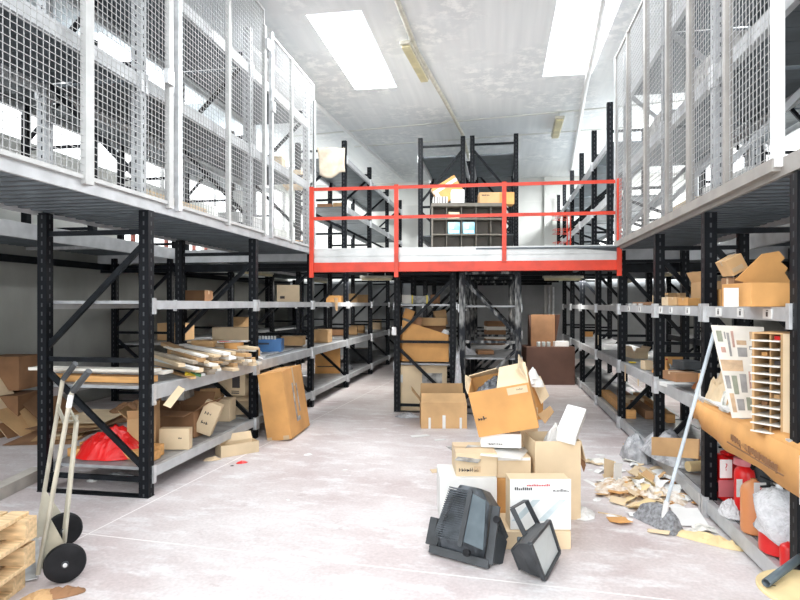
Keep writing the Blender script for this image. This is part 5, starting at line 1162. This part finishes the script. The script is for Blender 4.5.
# fire-fighting canisters
def tagcard(t, x, y, z, w_, h_, rz, glyph='?'):
    Mt = TM((x, y, z), rz); b = MB(Mt); b.box(-w_/2, w_/2, -.002, .001, 0, h_); tg = b.build('paper_tag', 'white', t)
    b = MB(Mt @ Matrix.Translation((0,-.003,0))); textmesh(b, glyph, 0, h_*.42, h_*.55); b.build('red_mark', 'redink', tg)
def ext(label, px, D, w_, h_, m, squared=False, hose=True, capm=None, cat='fire extinguisher', name='fire_extinguisher', tagpos=None):
    p = PD(px, 400, D); p.z = T1+.002; t = thing(name, label, cat, p); r_ = w_/2
    b = MB(); 
    if squared:
        b.M = TM(p, CAMZ+.1); b.box(-r_, r_, -r_*.8, r_*.8, 0, h_*.92); b.box(-r_*.7, r_*.7, -r_*.5, r_*.5, h_*.92, h_); b.build('container_body', m, t, bevel=.02)
    else:
        b.lathe([(r_*.8,0),(r_*.97,.01),(r_,.03),(r_,h_*.80),(r_*.9,h_*.88),(r_*.6,h_*.95),(r_*.25,h_),(r_*.25,h_*1.03)], 'z', 28, p); b.build('tank', m, t, smooth=True)
    if hose:
        b = MB(); q = p+Vector((0,0,h_*1.0)); b.box(q.x-.02, q.x+.02, q.y-.02, q.y+.02, q.z, q.z+.05); b.build('valve', 'galv', t, bevel=.004)
        b = MB(); b.bar(q+Vector((-.01,0,.05)), q+Vector((-.10,-.02,.09)), .016, .01); b.bar(q+Vector((-.01,0,.035)), q+Vector((-.10,-.02,.03)), .016, .01); b.build('lever', 'rubber', t)
        b = MB(); b.tube([q+Vector((.02,-.02,.03)), q+Vector((.08,-.06,.04)), q+Vector((.11,-.09,-.02)), q+Vector((.10,-.10,-.12))], .010, 8); b.build('hose', 'rubber', t, smooth=True)
    if tagpos: x, y, z, tw, th = tagpos; q = PD(x, y, z); tagcard(t, q.x, q.y, q.z, tw, th, CAMZ)
    return t
ext('red square extinguisher canister with a paper tag, farthest of the red ones', 732, 4.36, .20, .36, 'redp', squared=True, tagpos=(726, 478, 4.10, .085, .13))
b = MB(TM(PD(726.5, 497, 4.15), CAMZ)); b.box(-.055, .055, 0, .003, 0, .12); b.v = [v for v in b.v]; single(b, 'printed_panel_card', 'pinkish-red printed panel on the far red canister', 'panel', 'pinkcap')
t = ext('slim red canister with a faded pink cap behind the orange container', 744.5, 4.02, .13, .36, 'redp', hose=False)
p = PD(744.5, 400, 4.02); b = MB(); b.lathe([(.068,0),(.07,.01),(.066,.045),(.03,.06)], 'z', 20, (p.x, p.y, T1+.355)); b.build('cap', 'pinkcap', t, smooth=True)
b = MB(TM(PD(739.5, 497, 3.93), CAMZ)); b.box(-.02, .02, 0, .002, 0, .12); single(b, 'paper_label', 'white paper strip on the slim red canister', 'label', 'white')
ext('orange plastic jerrycan with a paper tag between the red canisters', 754, 3.72, .155, .335, 'orangep', hose=False, name='jerrycan', cat='container', tagpos=(760, 502, 3.60, .075, .12))
ext('red extinguisher wrapped in bubble film, nearest the right edge', 778, 3.42, .20, .36, 'redp', tagpos=None)
ext('small red canister at the foot of the bubble-wrapped one', 789, 3.22, .09, .14, 'redp', hose=False)
ext('dark cylinder with coiled hose at the rear of the canisters', 757, 4.1, .16, .40, 'dkplastic')
ext('rear red extinguisher whose black hose shows above the others', 741, 4.55, .15, .42, 'redp')
p = PD(779, 400, 3.40); b = MB(); n = 28; vs = []; fs = []
for j in range(13):
    for i in range(n):
        t_ = 2*math.pi*i/n; z = T1+.10+.29*j/12-.05*math.cos(t_+.6)*(1 if j == 0 else .2); r_ = .118+.014*math.sin(3*t_+j*.7)+.01*noise.noise(Vector((i*.5, j*.6, 3)))
        if j > 9: r_ *= (1-.22*(j-9))
        vs.append((p.x+r_*math.cos(t_), p.y+r_*math.sin(t_), z))
for j in range(12):
    for i in range(n): a_ = j*n+i; c2 = j*n+(i+1) % n; fs.append((a_, c2, c2+n, a_+n))
fs.append(tuple(range(12*n, 13*n))); b.add(vs, fs); single(b, 'bubble_wrap', 'white bubble wrap bundled round the nearest red extinguisher', 'wrap', 'bubble', smooth=True)
b = heap((PX(731, 505, 1.50+.1).x, PX(731, 505, 1.6).y, T1+.003), .08, .12, .10, seed=91, n=14, amp=.6); single(b, 'clear_wrap', 'clear film crumpled on the shelf edge before the farthest canister', 'plastic wrap', 'bubble')
# rest of tangle behind extinguishers
b = MB(); q = PD(765, 465, 3.8)
pts = [q+Vector((.08*math.cos(a*.5), .05*math.sin(a*.5), .06*math.sin(a*.9)+a*.004)) for a in range(16)]
b.tube(pts, .008, 8); single(b, 'black_hose', 'tangled black hose above the orange jerrycan', 'hose', 'rubber', smooth=True)

# broom
hb = PZ(664, 520); hb = Vector((PD(664,508,4.13).x, PD(664,508,4.13).y, .12)); tp = PD(714.5, 331, 4.05)
t = thing('broom', 'broom with a pale blue-white handle and grey bristles leaning on the right rack', 'broom', (hb.x, hb.y, 0))
b = MB(); b.tube([hb, tp], .0125, 12); b.build('handle', mat('pale_blue_handle', (.60,.68,.74), .35), t, smooth=True)
b = MB(); b.tube([hb-Vector((0,0,.04))*1, hb+(tp-hb).normalized()*.08], .02, 12); b.build('socket', 'whitep', t, smooth=True)
L0 = PZ(640, 508, .06); L1 = PZ(679, 531, .02); d = (L1-L0); d.z = 0; wL = d.length; dn = d.normalized(); nrm = Vector((-dn.y, dn.x, 0))
b = MB(); vs = []; fs = []; n = 14
for i in range(n+1):
    u = i/n; cpt = L0.lerp(L1, u); arch = .10*(1-(2*u-1)**2)**.5 if abs(2*u-1) < 1 else 0
    ex = 1.12
    top = Vector((cpt.x, cpt.y, .045+arch)); bt = (L0+(L1-L0)*(.5+(u-.5)*ex)); 
    for w2 in (-1, 1): vs.append(top+nrm*.022*w2); vs.append(Vector((bt.x, bt.y, .003))+nrm*(.055*w2-.02))
for i in range(n):
    a_ = i*4; b_ = a_+4; fs += [(a_, a_+1, b_+1, b_), (a_+2, b_+2, b_+3, a_+3), (a_, b_, b_+2, a_+2), (a_+1, a_+3, b_+3, b_+1)]
fs += [(0,2,3,1), (n*4, n*4+1, n*4+3, n*4+2)]; b.add(vs, fs); b.build('bristles', 'broom', t)
# debris pile
q = PZ(640, 492); b = heap((q.x, q.y, .001), .36, .40, .07, rot=.3, seed=101, n=34, amp=.6, sc=6); single(b, 'swept_rubbish', 'swept heap of torn paper and card beside the broom', 'rubbish', mat('mixed_paper_rubbish', (.80,.76,.70), .8, col2=(.55,.38,.22), scale=11, contrast=(.38,.62), bump=.5), kind='stuff')
dr = random.Random(8); ms = ['cardl','white','card','cardl','cardo','white','mag','woody','cardl','white']
for k in range(90):
    px = dr.gauss(648, 26); py = dr.gauss(492, 15)+(px-648)*.30; px = min(max(px, 592), 705); py = min(max(py, 462), 545)
    g = PZ(px, py); s1 = dr.uniform(.03,.10); s2 = dr.uniform(.03,.09); cen = math.exp(-(((px-645)/28)**2+((py-490)/16)**2))
    z = .003+.10*cen*dr.random()
    b = MB(Matrix.Translation((g.x, g.y, z)) @ Euler((dr.uniform(-.6,.6)*(cen+.15), dr.uniform(-.6,.6)*(cen+.15), dr.uniform(0,6))).to_matrix().to_4x4())
    f_ = dr.uniform(-.02,.03); b.slab([(-s1,-s2,0),(s1*.3,-s2*1.1,f_),(s1,-s2*.4,0),(s1*.8,s2,0),(0,s2*.8,f_),(-s1*.9,s2*.9,0)], .003)
    zm = min(v.z for v in b.v); b.v = [v-Vector((0,0,min(0,zm-.001))) for v in b.v]
    single(b, 'paper_scrap', 'torn paper or card scrap scattered round the broom', 'scrap', ms[k % 10], 'torn scraps round the broom')
def upcard(label, pts, m, t_=.004): b = MB(); b.slab([PD(*p) for p in pts], t_); single(b, 'cardboard_piece', label, 'cardboard', m)
D0 = F*H/(478-HOR)
upcard('tan card piece standing upright at the back of the swept rubbish', [(604,458,5.3),(614,461,5.3),(613,481,5.3),(604,480,5.3)], 'cardl')
upcard('white card piece standing beside the tan one in the rubbish', [(615,463,5.2),(622,463,5.22),(621,481,5.2),(613,480,5.18)], 'white')
upcard('white card lying flat left of the swept rubbish', [(583,480,5.28),(607,478,5.36),(610,485,5.15),(598,489,5.02)], 'white', .003)
pq = PZ(690, 523); b = MB(TM((pq.x, pq.y, .002), CAMZ-.05) @ Euler((.35,0,0)).to_matrix().to_4x4()); b.box(-.10,.10,-.07,.12,.03,.034); b.v = [v+Vector((0,0,.0)) for v in b.v]; single(b, 'white_card', 'blank white card lying right of the broom bristles', 'card', 'white')
for k, (px, py, w_, m, lab, rx_) in enumerate(((704,540,.22,'woody','crumpled yellow paper strip on the floor right of the white card', .05), (722,546,.14,'woody','yellow paper tail pointing at the right rack', .03))):
    g = PZ(px, py); b = heap((g.x, g.y, .001), w_, rx_*1.3, .05, rot=-.5, seed=k+120, n=14, amp=.6); single(b, 'yellow_paper', lab, 'paper', m)
for k, (px, py, r_) in enumerate(((600,455,.05),(597,500,.05),(612,516,.06),(590,470,.03),(628,520,.05),(585,512,.03),(632,452,.03),(345,470,.03),(372,455,.03),(288,500,.02))):
    g = PZ(px, py); b = heap((g.x, g.y, .0005), r_, r_*.6, .008, rot=k, seed=k+200, n=8, amp=.4); single(b, 'paper_flake', 'small white paper flake on the bare floor', 'scrap', 'white', 'loose paper flakes on the floor')
b = MB(); a_, b_ = PZ(598, 513), PZ(622, 517); a_.z = b_.z = .006; b.bar(a_, b_, .008, .008); single(b, 'thin_stick', 'thin pale stick on the floor left of the rubbish', 'stick', 'cardl')

# cable reel with tube at bottom right
cR = PD(813, 590, 2.74); zt_ = .245
t = thing('cable_reel', 'yellow plywood cable reel at the bottom right corner', 'cable reel', (cR.x, cR.y, 0))
for z in (0, zt_-.018): b = MB(); b.lathe([(.228,z),(.232,z+.004),(.232,z+.014),(.228,z+.018)], 'z', 48, (cR.x, cR.y, 0)); b.build('flange', 'woody', t, smooth=True)
b = MB(); b.lathe([(.10,.018),(.10,zt_-.018)], 'z', 32, (cR.x, cR.y, 0)); b.build('core', 'woodo', t, smooth=True)
b = MB(); q = PD(774, 580, 2.79); b.box(q.x-.008, q.x+.008, q.y-.004, q.y+.004, zt_, zt_+.001); b.build('bolt_slot', 'ink', t)
a_ = PZ(766, 583, zt_+.024); b_ = PZ(815, 547, zt_+.05)
b = MB(); b.tube([a_, b_], .020, 18, cap=False); d = (b_-a_).normalized(); o = single(b, 'dark_tube', 'dark grey hollow tube lying across the plywood reel', 'tube', 'slate2', smooth=True)
md = o.modifiers.new('s', 'SOLIDIFY'); md.thickness = .004
# ================================================================= camera, light
cam = bpy.data.cameras.new('camera'); co = bpy.data.objects.new('camera', cam); C.objects.link(co)
co.location = (0, 0, H); co.rotation_euler = (math.pi/2, 0, YAW)
cam.sensor_width = 36; cam.lens = F/800*36; cam.shift_y = (HOR-300)/800; cam.clip_start = .05
bpy.context.scene.camera = co
W = bpy.data.worlds.new('sky'); bpy.context.scene.world = W; W.use_nodes = True
bg = W.node_tree.nodes['Background']; bg.inputs[0].default_value = (.93,.97,1.0,1); bg.inputs[1].default_value = 2.1
def area(name, loc, rot, sx, sy, power, col=(1,1,1)):
    l = bpy.data.lights.new(name, 'AREA'); l.shape = 'RECTANGLE'; l.size = sx; l.size_y = sy; l.energy = power; l.color = col
    o = bpy.data.objects.new(name, l); C.objects.link(o); o.location = loc; o.rotation_euler = rot; return o
for i, (x0, x1, y0, y1) in enumerate(SKY):  # daylight plus fill through the added skylights, rear ones boosted
    area('skylight_and_fill_light', ((x0+x1)/2, (y0+y1)/2, ZC+.03), (0,0,0), x1-x0-.04, y1-y0-.04, (SKYP if y0 > 6 else SKYF)*(2.2 if y0 > 11 else 1)*(x1-x0)*(y1-y0), (.95,.98,1))
for p, ac in UL:  # fill at the platform lamps and the added under-deck ones
    area('strip_lamp_fill_light', (p.x, p.y, p.z-.075), (0,0,0), 1.1 if ac else .12, .12 if ac else 1.1, LAMPP, (1,.97,.92))
vs = bpy.context.scene.view_settings
bpy.context.scene.view_settings.view_transform = 'Standard'; vs.look = 'None'; vs.exposure = EXPO; vs.gamma = 1; vs.use_curve_mapping = False
for o in bpy.data.objects:
    if '_w' in o: del o['_w']
